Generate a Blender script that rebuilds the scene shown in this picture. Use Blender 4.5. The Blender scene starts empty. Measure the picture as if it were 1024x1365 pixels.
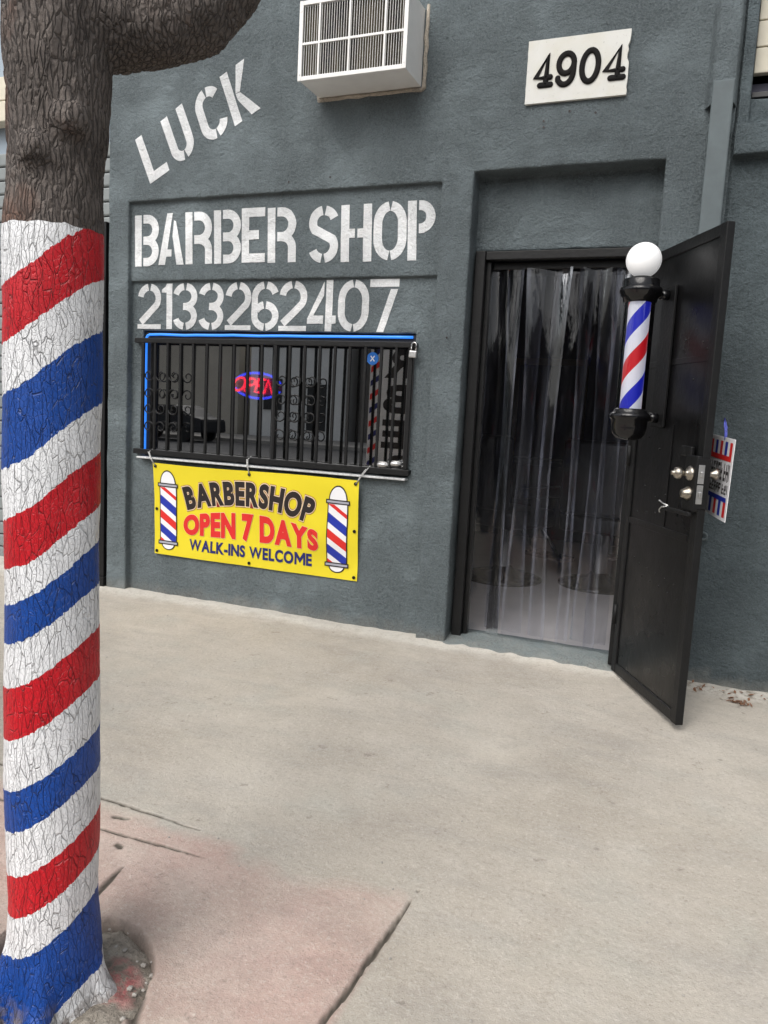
import bpy, bmesh, math, random
from mathutils import Vector, Matrix, noise
R = math.radians
PI = math.pi
random.seed(7)
scene = bpy.context.scene
col = scene.collection
NZ = noise.noise

# ------------------------------------------------------------------ helpers
def link(o, parent=None):
    col.objects.link(o)
    if parent is not None:
        o.parent = parent
    return o

def empty(name, label=None, cat=None, loc=(0, 0, 0), rz=0.0, group=None):
    o = bpy.data.objects.new(name, None)
    o.empty_display_size = 0.1
    o.location = loc
    o.rotation_euler = (0, 0, rz)
    link(o)
    tag(o, label, cat, group)
    return o

def tag(o, label=None, cat=None, group=None, kind=None):
    if label: o['label'] = label
    if cat: o['category'] = cat
    if group: o['group'] = group
    if kind: o['kind'] = kind
    return o

def finish(name, bm, mats, parent=None, smooth=False, loc=None):
    me = bpy.data.meshes.new(name)
    bm.to_mesh(me)
    bm.free()
    if not isinstance(mats, (list, tuple)): mats = [mats]
    for m in mats: me.materials.append(m)
    if smooth:
        for p in me.polygons: p.use_smooth = True
    o = bpy.data.objects.new(name, me)
    if loc: o.location = loc
    return link(o, parent)

def box(bm, x0, x1, y0, y1, z0, z1, bev=0.0, mi=0, seg=2):
    vs = [bm.verts.new(c) for c in ((x0,y0,z0),(x1,y0,z0),(x1,y1,z0),(x0,y1,z0),(x0,y0,z1),(x1,y0,z1),(x1,y1,z1),(x0,y1,z1))]
    fs = [bm.faces.new([vs[i] for i in f]) for f in ((0,3,2,1),(4,5,6,7),(0,1,5,4),(1,2,6,5),(2,3,7,6),(3,0,4,7))]
    for f in fs: f.material_index = mi
    if bev > 0:
        es = list({e for f in fs for e in f.edges})
        r = bmesh.ops.bevel(bm, geom=es, offset=bev, segments=seg, affect='EDGES', clamp_overlap=True, profile=0.5)
        for f in r['faces']: f.material_index = mi
    return vs

def frames(pts):
    n = len(pts); T = []
    for i in range(n):
        a = pts[max(i-1, 0)]; b = pts[min(i+1, n-1)]
        T.append((b-a).normalized() if (b-a).length > 1e-9 else Vector((0,0,1)))
    up = Vector((0,0,1)) if abs(T[0].z) < 0.9 else Vector((0,1,0))
    N = (up - T[0]*up.dot(T[0])).normalized(); out = []
    for t in T:
        N = (N - t*N.dot(t))
        N = N.normalized() if N.length > 1e-6 else t.orthogonal().normalized()
        out.append((t, N, t.cross(N)))
    return out

def tube(bm, pts, r, n=8, cap=True, rnd=False, mi=0, closed=False, sy=None):
    pts = [Vector(p) for p in pts]
    rs = list(r) if isinstance(r, (list, tuple)) else [r]*len(pts)
    if rnd:   # rounded ends
        a, b = pts[0], pts[-1]
        ta = (pts[0]-pts[1]).normalized(); tb = (pts[-1]-pts[-2]).normalized()
        r0, r1 = rs[0], rs[-1]
        pre = [(a+ta*r0*math.sin(t), r0*math.cos(t)) for t in (R(80), R(55), R(30))]
        post = [(b+tb*r1*math.sin(t), r1*math.cos(t)) for t in (R(30), R(55), R(80))]
        pts = [p for p, _ in pre]+pts+[p for p, _ in post]
        rs = [q for _, q in pre]+rs+[q for _, q in post]
    fr = frames(pts); rings = []
    for p, rr, (t, N, B) in zip(pts, rs, fr):
        rings.append([bm.verts.new(p+(N*math.cos(2*PI*k/n)+B*math.sin(2*PI*k/n))*rr) for k in range(n)])
    m = len(rings)
    for i in range(m if closed else m-1):
        A, B2 = rings[i], rings[(i+1) % m]
        for k in range(n):
            f = bm.faces.new((A[k], A[(k+1) % n], B2[(k+1) % n], B2[k])); f.smooth = True; f.material_index = mi
    if cap and not closed:
        f = bm.faces.new(rings[0][::-1]); f.material_index = mi
        f = bm.faces.new(rings[-1]); f.material_index = mi

def lathe(bm, prof, n=32, c=(0,0), mi=0, a0=0, sharp=False):
    rings = []
    for r, z in prof:
        if r < 1e-5: rings.append([bm.verts.new((c[0], c[1], z))])
        else: rings.append([bm.verts.new((c[0]+r*math.cos(a0+2*PI*k/n), c[1]+r*math.sin(a0+2*PI*k/n), z)) for k in range(n)])
    for A, B in zip(rings, rings[1:]):
        for k in range(n):
            k2 = (k+1) % n
            if len(A) == 1 and len(B) == 1: continue
            if len(A) == 1: f = bm.faces.new((A[0], B[k2], B[k]))
            elif len(B) == 1: f = bm.faces.new((A[k], A[k2], B[0]))
            else: f = bm.faces.new((A[k], A[k2], B[k2], B[k]))
            f.smooth = not sharp; f.material_index = mi

def quadgrid(bm, p, step, mi=0):
    p = [Vector(q) for q in p]
    nu = max(1, int(math.ceil(max((p[1]-p[0]).length, (p[2]-p[3]).length)/step)))
    nv = max(1, int(math.ceil(max((p[3]-p[0]).length, (p[2]-p[1]).length)/step)))
    V = [[bm.verts.new(p[0].lerp(p[1], i/nu).lerp(p[3].lerp(p[2], i/nu), j/nv)) for i in range(nu+1)] for j in range(nv+1)]
    for j in range(nv):
        for i in range(nu):
            f = bm.faces.new((V[j][i], V[j][i+1], V[j+1][i+1], V[j+1][i])); f.material_index = mi

# ------------------------------------------------------------------ materials
class NT:
    def __init__(s, name):
        s.m = bpy.data.materials.new(name); s.m.use_nodes = True
        s.t = s.m.node_tree; s.t.nodes.clear()
        s.out = s.n('ShaderNodeOutputMaterial')
    def n(s, typ, **kw):
        nd = s.t.nodes.new(typ)
        for k, v in kw.items():
            if k.startswith('_'): setattr(nd, k[1:], v)
            else:
                key = k.replace('__', ' ')
                nd.inputs[key].default_value = v
        return nd
    def l(s, a, b): s.t.links.new(a, b)
    def pos(s, scale=(1,1,1), obj=False):
        if obj: src = s.n('ShaderNodeTexCoord').outputs['Object']
        else: src = s.n('ShaderNodeNewGeometry').outputs['Position']
        mp = s.n('ShaderNodeMapping'); mp.inputs['Scale'].default_value = scale
        s.l(src, mp.inputs['Vector']); return mp.outputs[0]
    def noise(s, vec, scale, detail=4, rough=0.55, dist=0.0):
        nd = s.n('ShaderNodeTexNoise', Scale=scale, Detail=detail, Roughness=rough, Distortion=dist)
        s.l(vec, nd.inputs['Vector']); return nd.outputs['Fac']
    def ramp(s, fac, stops, interp='LINEAR'):
        nd = s.n('ShaderNodeValToRGB'); cr = nd.color_ramp; cr.interpolation = interp
        while len(cr.elements) < len(stops): cr.elements.new(0.5)
        for e, (p, c) in zip(cr.elements, stops):
            e.position = p; e.color = (c if len(c) == 4 else (*c, 1)) if isinstance(c, (tuple, list)) else (c, c, c, 1)
        s.l(fac, nd.inputs['Fac']); return nd.outputs['Color']
    def mix(s, fac, a, b, mode='MIX'):
        nd = s.n('ShaderNodeMix', _data_type='RGBA', _blend_type=mode)
        for inp, v in ((nd.inputs['Factor'], fac), (nd.inputs[6], a), (nd.inputs[7], b)):
            if hasattr(v, 'is_output'): s.l(v, inp)
            elif isinstance(v, (tuple, list)): inp.default_value = (*v[:3], 1)
            else: inp.default_value = v if inp.type == 'VALUE' else (v, v, v, 1)
        return nd.outputs[2]
    def math(s, op, a, b=0.0, clamp=False):
        nd = s.n('ShaderNodeMath', _operation=op, _use_clamp=clamp)
        for inp, v in zip(nd.inputs, (a, b)):
            if hasattr(v, 'is_output'): s.l(v, inp)
            else: inp.default_value = v
        return nd.outputs[0]
    def bump(s, h, dist, strength=1.0, prev=None):
        nd = s.n('ShaderNodeBump', Distance=dist, Strength=strength)
        s.l(h, nd.inputs['Height'])
        if prev is not None: s.l(prev, nd.inputs['Normal'])
        return nd.outputs[0]
    def bsdf(s, colr, rough=0.6, normal=None, **kw):
        b = s.n('ShaderNodeBsdfPrincipled', **kw)
        for inp, v in ((b.inputs['Base Color'], colr), (b.inputs['Roughness'], rough)):
            if hasattr(v, 'is_output'): s.l(v, inp)
            elif isinstance(v, (tuple, list)): inp.default_value = (*v[:3], 1)
            else: inp.default_value = v
        if normal is not None: s.l(normal, b.inputs['Normal'])
        s.l(b.outputs[0], s.out.inputs['Surface']); s.b = b
        return s.m

def simple(name, c, rough=0.5, metal=0.0, var=0.12, scale=30, bump=0.0, **kw):
    t = NT(name); v = t.pos()
    f = t.noise(v, scale, 5)
    g = t.noise(v, scale*0.13, 3)
    c0 = tuple(x*(1-var) for x in c); c1 = tuple(min(1, x*(1+var)) for x in c)
    k = t.mix(t.ramp(t.math('ADD', t.math('MULTIPLY', f, 0.5), t.math('MULTIPLY', g, 0.5)), [(0.35, 0), (0.65, 1)]), c0, c1)
    rg = t.math('ADD', rough-0.08, t.math('MULTIPLY', f, 0.16), True)
    nm = t.bump(f, bump) if bump else None
    return t.bsdf(k, rg, nm, Metallic=metal, **kw)

def stucco(name, c, rough=0.75, bump=1.0, paint=None, smoothmask=True):
    """painted stucco; paint = wall colour showing through pinholes of a painted letter"""
    t = NT(name); v = t.pos()
    big = t.noise(v, 1.1, 4); mid = t.noise(v, 7, 5, 0.6); fine = t.noise(v, 55, 6, 0.68); grit = t.noise(v, 125, 4, 0.65)
    vs = t.pos((1, 1, 0.35)); streak = t.noise(vs, 5, 5, 0.6)
    c0 = tuple(x*0.74 for x in c); c1 = tuple(x*1.26 for x in c)
    k = t.mix(t.ramp(big, [(0.32, 0), (0.68, 1)]), c0, c1)
    pat = t.noise(v, 3.4, 5, 0.62, 0.7)
    k = t.mix(t.ramp(pat, [(0.53, 0), (0.60, 0.45)]), k, tuple(min(1, x*1.32) for x in c))
    k = t.mix(t.ramp(pat, [(0.38, 0.40), (0.44, 0)]), k, tuple(x*0.72 for x in c))
    zz_ = t.n('ShaderNodeSeparateXYZ'); t.l(t.n('ShaderNodeNewGeometry').outputs['Position'], zz_.inputs[0])
    spl = t.ramp(t.math('ADD', zz_.outputs['Z'], t.math('MULTIPLY', t.math('SUBTRACT', t.noise(v, 10, 5, 0.7), 0.5), 0.16)), [(0.0, 0.6), (0.085, 0)])
    k = t.mix(spl, k, (0.30, 0.285, 0.25))
    k = t.mix(t.ramp(mid, [(0.35, 0.30), (0.65, 0)]), k, tuple(x*0.78 for x in c))
    k = t.mix(t.ramp(streak, [(0.5, 0), (0.8, 0.22)]), k, tuple(min(1, x*1.35+0.02) for x in c))
    # chalky wear plus grain shading put into the colour: raised lighter, pits darker
    mk = t.ramp(t.noise(v, 2.3, 4, 0.6), [(0.36, 0.40), (0.56, 1)])
    g_ = lambda r_: t.math('MULTIPLY', t.math('MULTIPLY', r_, mk), 1.15 if paint is None else 0.45)
    k = t.mix(g_(t.ramp(grit, [(0.50, 0), (0.64, 0.36)])), k, tuple(min(1, x*1.5+0.012) for x in c))
    k = t.mix(g_(t.ramp(grit, [(0.35, 0.46), (0.48, 0)])), k, tuple(x*0.55 for x in c))
    k = t.mix(g_(t.ramp(fine, [(0.52, 0), (0.68, 0.28)])), k, tuple(min(1, x*1.4+0.012) for x in c))
    k = t.mix(g_(t.ramp(fine, [(0.32, 0.45), (0.45, 0)])), k, tuple(x*0.58 for x in c))
    drip = t.noise(t.pos((1, 1, 0.10)), 9, 5, 0.65)
    k = t.mix(t.math('MULTIPLY', t.ramp(drip, [(0.56, 0), (0.70, 0.42)]), t.ramp(pat, [(0.40, 0), (0.56, 1)])), k, tuple(x*0.68 for x in c))
    k = t.mix(t.ramp(t.noise(t.pos((0.35, 1, 1.6)), 6.0, 5, 0.6), [(0.60, 0), (0.72, 0.30)]), k, tuple(min(1, x*1.35) for x in c))
    pits = t.n('ShaderNodeTexVoronoi', Scale=9.0); t.l(v, pits.inputs['Vector'])
    k = t.mix(t.ramp(pits.outputs['Distance'], [(0.015, 0.75), (0.035, 0)]), k, tuple(x*0.25 for x in c))
    if paint is not None:
        hole = t.math('MULTIPLY', t.ramp(grit, [(0.24, 0.7), (0.32, 0)]), t.ramp(mid, [(0.45, 0.2), (0.6, 0.9)]))
        k = t.mix(hole, k, paint)
        k = t.mix(t.ramp(fine, [(0.22, 0.6), (0.32, 0)]), k, paint)
    trow = t.noise(t.pos((1, 1, 1.6)), 16, 4, 0.6, 1.2)
    n1 = t.bump(trow, 0.016*bump, 0.8)
    n2 = t.bump(t.math('MULTIPLY', fine, mk), 0.022*bump, 1.0, n1)
    n3 = t.bump(t.math('MULTIPLY', grit, mk), 0.012*bump, 1.0, n2)
    return t.bsdf(k, rough, n3, **{'Specular IOR Level': 0.35})

WALLC = (0.143, 0.174, 0.185)
M = {}
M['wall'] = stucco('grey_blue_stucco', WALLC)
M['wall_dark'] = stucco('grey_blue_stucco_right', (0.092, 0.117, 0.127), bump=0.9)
M['letter'] = stucco('white_stencil_paint', (0.80, 0.82, 0.83), 0.6, 0.8, paint=(0.22, 0.25, 0.27))
M['step'] = stucco('grey_blue_painted_step', (0.115, 0.15, 0.16), 0.55, 0.35)
M['blk'] = simple('black_painted_iron', (0.0065, 0.0067, 0.007), 0.48, 0, 0.35, 60, 0.0015, **{'Specular IOR Level': 0.30})
M['blk_gloss'] = simple('black_gloss_enamel', (0.006, 0.006, 0.007), 0.14, 0, 0.2, 20)
M['alu_dark'] = simple('dark_window_frame', (0.022, 0.023, 0.024), 0.45, 0.0, 0.3, 40)
M['sill'] = simple('weathered_metal_sill', (0.50, 0.51, 0.51), 0.6, 0.0, 0.3, 50)
M['white_metal'] = simple('white_enamelled_steel', (0.78, 0.78, 0.76), 0.4, 0, 0.06, 14)
t = NT('dusty_coil_leaf_reflection'); v = t.pos((1, 1, 0.25))
k = t.mix(t.ramp(t.noise(v, 7, 3), [(0.42, 0), (0.58, 1)]), (0.012, 0.012, 0.013), (0.115, 0.095, 0.052))  # olive-brown patches put the reflection of foliage into the coil's colour
k = t.mix(t.ramp(t.noise(t.pos(), 60, 4), [(0.5, 0), (0.7, 0.6)]), k, (0.19, 0.17, 0.12))
M['coil'] = t.bsdf(k, 0.7)
M['caulk'] = stucco('cream_patching_plaster', (0.52, 0.46, 0.38), 0.8, 0.7)
M['plaque'] = None
M['digit'] = simple('dark_brown_digit', (0.009, 0.008, 0.008), 0.8, 0, 0.4, 60, **{'Specular IOR Level': 0.2})
M['brass'] = simple('worn_nickel', (0.40, 0.365, 0.31), 0.34, 1.0, 0.15, 60)
M['steel'] = simple('galvanised_steel', (0.55, 0.55, 0.54), 0.35, 0.9, 0.15, 80)
M['yellow'] = simple('yellow_vinyl', (0.74, 0.61, 0.022), 0.38, 0, 0.05, 3)
M['p_black'] = simple('black_print', (0.017, 0.012, 0.012), 0.4, 0, 0.1, 8)
M['p_red'] = simple('red_print', (0.66, 0.022, 0.020), 0.4, 0, 0.06, 6)
M['p_maroon'] = simple('maroon_print', (0.22, 0.02, 0.02), 0.4, 0, 0.1, 8)
M['p_pink'] = simple('pale_print_outline', (0.80, 0.62, 0.42), 0.4, 0, 0.06, 6)
M['p_navy'] = simple('navy_print', (0.012, 0.016, 0.13), 0.4, 0, 0.1, 6)
M['p_blue'] = simple('blue_print', (0.012, 0.03, 0.34), 0.4, 0, 0.1, 6)
M['p_white'] = simple('white_print', (0.80, 0.80, 0.82), 0.4, 0, 0.05, 6)
M['p_grey'] = simple('grey_print', (0.36, 0.37, 0.42), 0.4, 0, 0.05, 6)
M['rope'] = simple('grey_cord', (0.45, 0.45, 0.44), 0.8, 0, 0.3, 200)
M['cord_blue'] = simple('blue_white_cord', (0.10, 0.12, 0.50), 0.7, 0, 0.5, 200)
M['leather'] = simple('black_vinyl_upholstery', (0.012, 0.012, 0.013), 0.4, 0, 0.2, 20)
M['chrome'] = simple('dull_chrome', (0.5, 0.5, 0.5), 0.2, 1.0, 0.1, 20)
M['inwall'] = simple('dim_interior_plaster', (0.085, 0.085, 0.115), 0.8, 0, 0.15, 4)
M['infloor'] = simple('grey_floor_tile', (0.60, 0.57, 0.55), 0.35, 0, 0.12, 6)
M['wood'] = simple('pale_wood_frame', (0.30, 0.24, 0.15), 0.5, 0, 0.2, 20)
M['fascia'] = simple('cream_painted_board', (0.62, 0.58, 0.47), 0.6, 0, 0.12, 12)
M['shutter'] = simple('grey_shutter_steel', (0.22, 0.24, 0.24), 0.5, 0.2, 0.12, 9)
M['bluewall'] = simple('pale_blue_grey_paint', (0.30, 0.36, 0.42), 0.7, 0, 0.1, 5)
M['downpipe'] = simple('grey_blue_painted_pipe', (0.098, 0.122, 0.130), 0.65, 0, 0.25, 9, 0.002)
M['asphalt'] = simple('asphalt', (0.05, 0.05, 0.052), 0.9, 0, 0.25, 60, 0.003)
M['kerb'] = simple('kerb_concrete', (0.36, 0.34, 0.31), 0.9, 0, 0.15, 20, 0.002)
M['beige_wall'] = simple('tan_wall_across', (0.52, 0.48, 0.41), 0.85, 0, 0.15, 0.6)
M['pale_wall'] = simple('pale_board_wall_across', (0.80, 0.80, 0.78), 0.8, 0, 0.08, 1)
M['car'] = simple('dark_car_paint', (0.012, 0.013, 0.016), 0.6, 0.0, 0.1, 5)
M['tyre'] = simple('tyre_rubber', (0.015, 0.015, 0.015), 0.85, 0, 0.2, 40)
M['flagcloth'] = simple('white_flag_cloth', (0.62, 0.62, 0.63), 0.8, 0, 0.08, 10)

def emis(name, c, s, base=None):
    t = NT(name)
    m = t.bsdf(base or c, 0.35)
    t.b.inputs['Emission Color'].default_value = (*c, 1)
    t.b.inputs['Emission Strength'].default_value = s
    return m
M['led'] = emis('blue_led_tube', (0.02, 0.22, 0.95), 0.75, (0.05, 0.2, 0.6))
M['neon_blue'] = emis('blue_neon', (0.03, 0.06, 1.0), 6.0)
M['neon_red'] = emis('red_neon', (1.0, 0.02, 0.06), 6.5)
M['globe'] = emis('lit_white_globe', (1.0, 1.0, 1.0), 0.24, (0.82, 0.82, 0.82))

def glassy(name, tint, extra=0.0, rough=0.0, bumpy=0.0, haze=0.0, hazec=(0.4, 0.42, 0.5)):
    t = NT(name)
    tr = t.n('ShaderNodeBsdfTransparent'); tr.inputs['Color'].default_value = (*tint, 1)
    gl = t.n('ShaderNodeBsdfGlossy', Roughness=rough)
    gl.inputs['Color'].default_value = (1, 1, 1, 1)
    fr = t.n('ShaderNodeFresnel', IOR=1.5)
    if bumpy:
        v = t.pos((1, 1, 0.10))
        nm = t.bump(t.noise(v, 28, 4, 0.6, 0.8), bumpy)
        t.l(nm, gl.inputs['Normal']); t.l(nm, fr.inputs['Normal'])
    f = t.math('ADD', t.math('MULTIPLY', fr.outputs[0], 0.7 if haze else 1.0), extra, True)
    mx = t.n('ShaderNodeMixShader'); t.l(f, mx.inputs[0]); t.l(tr.outputs[0], mx.inputs[1]); t.l(gl.outputs[0], mx.inputs[2])
    last = mx
    if haze:
        df = t.n('ShaderNodeBsdfDiffuse'); df.inputs['Color'].default_value = (*hazec, 1)
        v2 = t.pos((1, 1, 0.05)); nz = t.noise(v2, 16, 5, 0.7)
        scr = t.noise(t.pos((1, 1, 0.06)), 90, 4, 0.7)
        hz = t.math('ADD', t.math('MULTIPLY', t.ramp(nz, [(0.50, 0.05), (0.70, 1)]), haze),
                    t.math('MULTIPLY', t.ramp(scr, [(0.60, 0), (0.72, 1)]), haze*0.9), True)
        ed = t.n('ShaderNodeAttribute'); ed.attribute_name = 'edge'
        tear = t.ramp(t.math('ADD', ed.outputs['Fac'], t.math('MULTIPLY', t.math('SUBTRACT', t.noise(t.pos((1, 1, 0.25)), 30, 5, 0.7), 0.5), 0.30)), [(0.82, 0), (0.92, 0.20)])
        hz = t.math('ADD', hz, t.math('MULTIPLY', tear, t.ramp(t.noise(t.pos((1, 1, 0.6)), 3.0, 3), [(0.42, 0.15), (0.58, 1)])), True)
        m2 = t.n('ShaderNodeMixShader'); t.l(hz, m2.inputs[0]); t.l(mx.outputs[0], m2.inputs[1]); t.l(df.outputs[0], m2.inputs[2])
        last = m2
    t.l(last.outputs[0], t.out.inputs['Surface'])
    return t.m
M['glass'] = glassy('window_glass', (0.50, 0.51, 0.51), 0.38)
M['clear'] = glassy('clear_tube', (0.93, 0.94, 0.95), 0.02)
M['pvc'] = glassy('clear_pvc_strip', (0.86, 0.87, 0.90), 0.015, 0.02, 0.0025, 0.028, (0.36, 0.38, 0.46))
M['pvc_edge'] = simple('cloudy_pvc_edge', (0.16, 0.165, 0.20), 0.25, 0, 0.5, 12)

# door paint
t = NT('black_door_paint'); v = t.pos()
f = t.noise(v, 45, 5); g = t.noise(t.pos((1, 1, 0.12)), 22, 5, 0.65); h = t.noise(v, 3, 3)
k = t.mix(t.ramp(g, [(0.5, 0), (0.8, 0.5)]), (0.0050, 0.0050, 0.0053), (0.017, 0.017, 0.0175))
k = t.mix(t.ramp(t.noise(v, 140, 3), [(0.70, 0), (0.76, 0.6)]), k, (0.12, 0.12, 0.12))
M['door'] = t.bsdf(k, t.ramp(h, [(0.3, 0.20), (0.7, 0.46)]), t.bump(h, 0.010, 0.5, t.bump(f, 0.0008)), **{'Specular IOR Level': 0.28})

# plaque
t = NT('old_cream_enamel_plate'); v = t.pos()
k = t.mix(t.ramp(t.noise(v, 9, 5), [(0.4, 0), (0.7, 0.6)]), (0.62, 0.62, 0.585), (0.56, 0.54, 0.45))
k = t.mix(t.ramp(t.noise(v, 60, 6, 0.7), [(0.60, 0), (0.72, 0.7)]), k, (0.30, 0.30, 0.27))
M['plaque'] = t.bsdf(k, 0.5, t.bump(t.noise(v, 30, 4), 0.001))

# bark, with the painted band
STR = [1.519, 1.405, 1.306, 1.150, 1.048, 0.940, 0.859, 0.775, 0.684, 0.570, 0.460, 0.367, 0.264, 0.163, 0.076, -0.095]
t = NT('bark_and_painted_stripes'); v = t.pos()
wv = t.n('ShaderNodeTexNoise', Scale=14.0, Detail=3.0); t.l(v, wv.inputs['Vector'])
wob = t.n('ShaderNodeVectorMath', _operation='SCALE'); t.l(wv.outputs['Color'], wob.inputs[0]); wob.inputs['Scale'].default_value = 0.026
add = t.n('ShaderNodeVectorMath', _operation='ADD'); t.l(v, add.inputs[0]); t.l(wob.outputs[0], add.inputs[1])
def vor(sc):
    mp = t.n('ShaderNodeMapping'); mp.inputs['Scale'].default_value = sc; t.l(add.outputs[0], mp.inputs['Vector'])
    nd = t.n('ShaderNodeTexVoronoi', _feature='DISTANCE_TO_EDGE', Scale=1.0); t.l(mp.outputs[0], nd.inputs['Vector']); return nd.outputs['Distance']
v1 = vor((78, 78, 15)); v2 = vor((150, 150, 80)); vb = vor((105, 105, 20))
fine = t.noise(v, 130, 5, 0.65)
sep = t.n('ShaderNodeSeparateXYZ'); t.l(t.n('ShaderNodeNewGeometry').outputs['Position'], sep.inputs[0])
at = t.n('ShaderNodeAttribute'); at.attribute_name = 'spiral'
s = t.math('ADD', at.outputs['Fac'], t.math('MULTIPLY', t.math('SUBTRACT', t.noise(v, 55, 6, 0.7), 0.5), 0.024))
stops = []; W_, R_, B_ = (0.80, 0.81, 0.82), (0.54, 0.003, 0.012), (0.0015, 0.055, 0.30)
order = [W_, R_, W_, B_]
seq = list(reversed(STR)); cols = []
k_i = len(seq)
# from the bottom: below the first edge is blue, then white, red, white, blue ...
cyc = [B_, W_, R_, W_]
stops = [(0.0, cyc[0])]
cyc = [W_, B_, W_, R_]; stops = [(0.0, cyc[0])]
for i, zb in enumerate(seq): stops.append(((zb+0.4)/2.4, cyc[(i+1) % 4]))
stops.append(((1.72+0.4)/2.4, B_))
pc = t.ramp(t.math('DIVIDE', t.math('ADD', s, 0.4), 2.4), stops, 'CONSTANT')
crk = t.math('MULTIPLY', t.ramp(v1, [(0.0, 0), (0.045, 1)]), t.ramp(v2, [(0.0, 0.55), (0.06, 1)]))
gap = t.math('MULTIPLY', t.ramp(v1, [(0.014, 1), (0.04, 0)]), t.ramp(t.noise(v, 22, 5, 0.7), [(0.40, 0), (0.56, 0.9)]))
gapc = t.mix(0.75, pc, t.mix(1.0, pc, (0.22, 0.215, 0.215), 'MULTIPLY'))
pc2 = t.mix(gap, pc, gapc)
pc2 = t.mix(t.math('MULTIPLY', t.ramp(fine, [(0.58, 0), (0.75, 0.25)]), 1.0), pc2, (0.75, 0.75, 0.76), 'SOFT_LIGHT')
pc2 = t.mix(t.math('MULTIPLY', t.ramp(t.noise(v, 9, 5, 0.6), [(0.45, 0), (0.8, 0.35)]), 1.0), pc2, t.mix(1.0, pc2, (0.62, 0.62, 0.62), 'MULTIPLY'))
# scuffed foot of the trunk
foot = t.math('MULTIPLY', t.ramp(sep.outputs['Z'], [(0.0, 1), (0.06, 0)]), t.ramp(t.noise(v, 24, 5, 0.7), [(0.42, 0), (0.56, 1)]))
lowz = t.math('SUBTRACT', -0.055, sep.outputs['Z'])
pc2 = t.mix(t.math('MULTIPLY', t.ramp(t.math('MULTIPLY', lowz, 8.0), [(0.0, 0), (0.5, 0.9)]), t.ramp(t.noise(v, 26, 5, 0.7), [(0.45, 0), (0.56, 1)])), pc2, (0.20, 0.17, 0.15))
bk = t.mix(t.ramp(t.noise(v, 8, 5, 0.6), [(0.3, 0), (0.7, 1)]), (0.066, 0.055, 0.049), (0.165, 0.140, 0.125))
bk = t.mix(t.ramp(t.noise(v, 5.5, 4, 0.5), [(0.60, 0), (0.72, 0.6)]), bk, (0.19, 0.085, 0.050))
bk = t.mix(t.ramp(vb, [(0.0, 0.75), (0.06, 0)]), bk, (0.014, 0.011, 0.010))
bk = t.mix(t.ramp(fine, [(0.5, 0), (0.8, 0.5)]), bk, (0.28, 0.235, 0.20))
edge = t.math('ADD', sep.outputs['Z'], t.math('MULTIPLY', t.math('SUBTRACT', t.noise(v, 30, 4), 0.5), 0.018))
isp = t.math('LESS_THAN', edge, 1.568)
kk = t.mix(isp, bk, pc2)
hb = t.math('ADD', t.math('MULTIPLY', t.ramp(vb, [(0.0, 0), (0.2, 1)]), 0.6), t.math('ADD', t.math('MULTIPLY', fine, 0.35), t.math('MULTIPLY', t.noise(t.pos((1, 1, 0.3)), 70, 5, 0.7), 0.6)))
hp = t.math('ADD', t.math('MULTIPLY', crk, 0.7), t.math('MULTIPLY', fine, 0.22))
hh = t.mix(isp, hb, hp)
bd = t.n('ShaderNodeBump', Strength=1.0); t.l(hh, bd.inputs['Height'])
t.l(t.math('ADD', t.math('MULTIPLY', isp, -0.0058), 0.0095), bd.inputs['Distance'])
rgh = t.math('ADD', t.math('MULTIPLY', isp, -0.42), 0.9)
M['bark'] = t.bsdf(kk, rgh, bd.outputs[0])

# pavement
t = NT('sidewalk_concrete'); v = t.pos()
a1 = t.noise(v, 0.9, 5, 0.6); a2 = t.noise(v, 5, 6, 0.65); a3 = t.noise(v, 60, 6, 0.7); a4 = t.noise(v, 230, 3, 0.6)
k = t.mix(t.ramp(a1, [(0.3, 0), (0.7, 1)]), (0.37, 0.335, 0.285), (0.49, 0.455, 0.40))
k = t.mix(t.ramp(a2, [(0.5, 0), (0.75, 0.45)]), k, (0.52, 0.49, 0.44))
k = t.mix(t.ramp(t.noise(t.pos((1, 3, 1)), 2.2, 6, 0.65), [(0.5, 0), (0.7, 0.5)]), k, (0.335, 0.315, 0.285))
k = t.mix(t.ramp(t.noise(v, 3.1, 4), [(0.55, 0), (0.75, 0.35)]), k, (0.40, 0.41, 0.37))
sx = t.n('ShaderNodeSeparateXYZ'); t.l(t.n('ShaderNodeNewGeometry').outputs['Position'], sx.inputs[0])
wobp = t.math('MULTIPLY', t.math('SUBTRACT', t.noise(v, 3, 5, 0.6), 0.5), 0.30)
mx_ = t.ramp(t.math('ADD', t.math('MULTIPLY', sx.outputs['X'], -1.0), t.math('MULTIPLY', wobp, 0.12)), [(0.605, 0), (0.63, 1)])
my_ = t.ramp(t.math('ADD', t.math('MULTIPLY', t.math('ADD', sx.outputs['Y'], 2.0), -1.0), wobp), [(0.12, 0), (0.20, 1)])
pk = t.math('MULTIPLY', mx_, my_)
pinkc = t.mix(t.ramp(a2, [(0.35, 0), (0.65, 1)]), (0.42, 0.305, 0.265), (0.50, 0.385, 0.34))
pinkc = t.mix(t.ramp(t.noise(v, 4, 4), [(0.5, 0), (0.75, 0.5)]), pinkc, (0.47, 0.29, 0.25))
k = t.mix(t.math('MULTIPLY', pk, t.ramp(t.noise(v, 2.6, 5, 0.65), [(0.35, 0.55), (0.6, 0.95)])), k, pinkc)
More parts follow.
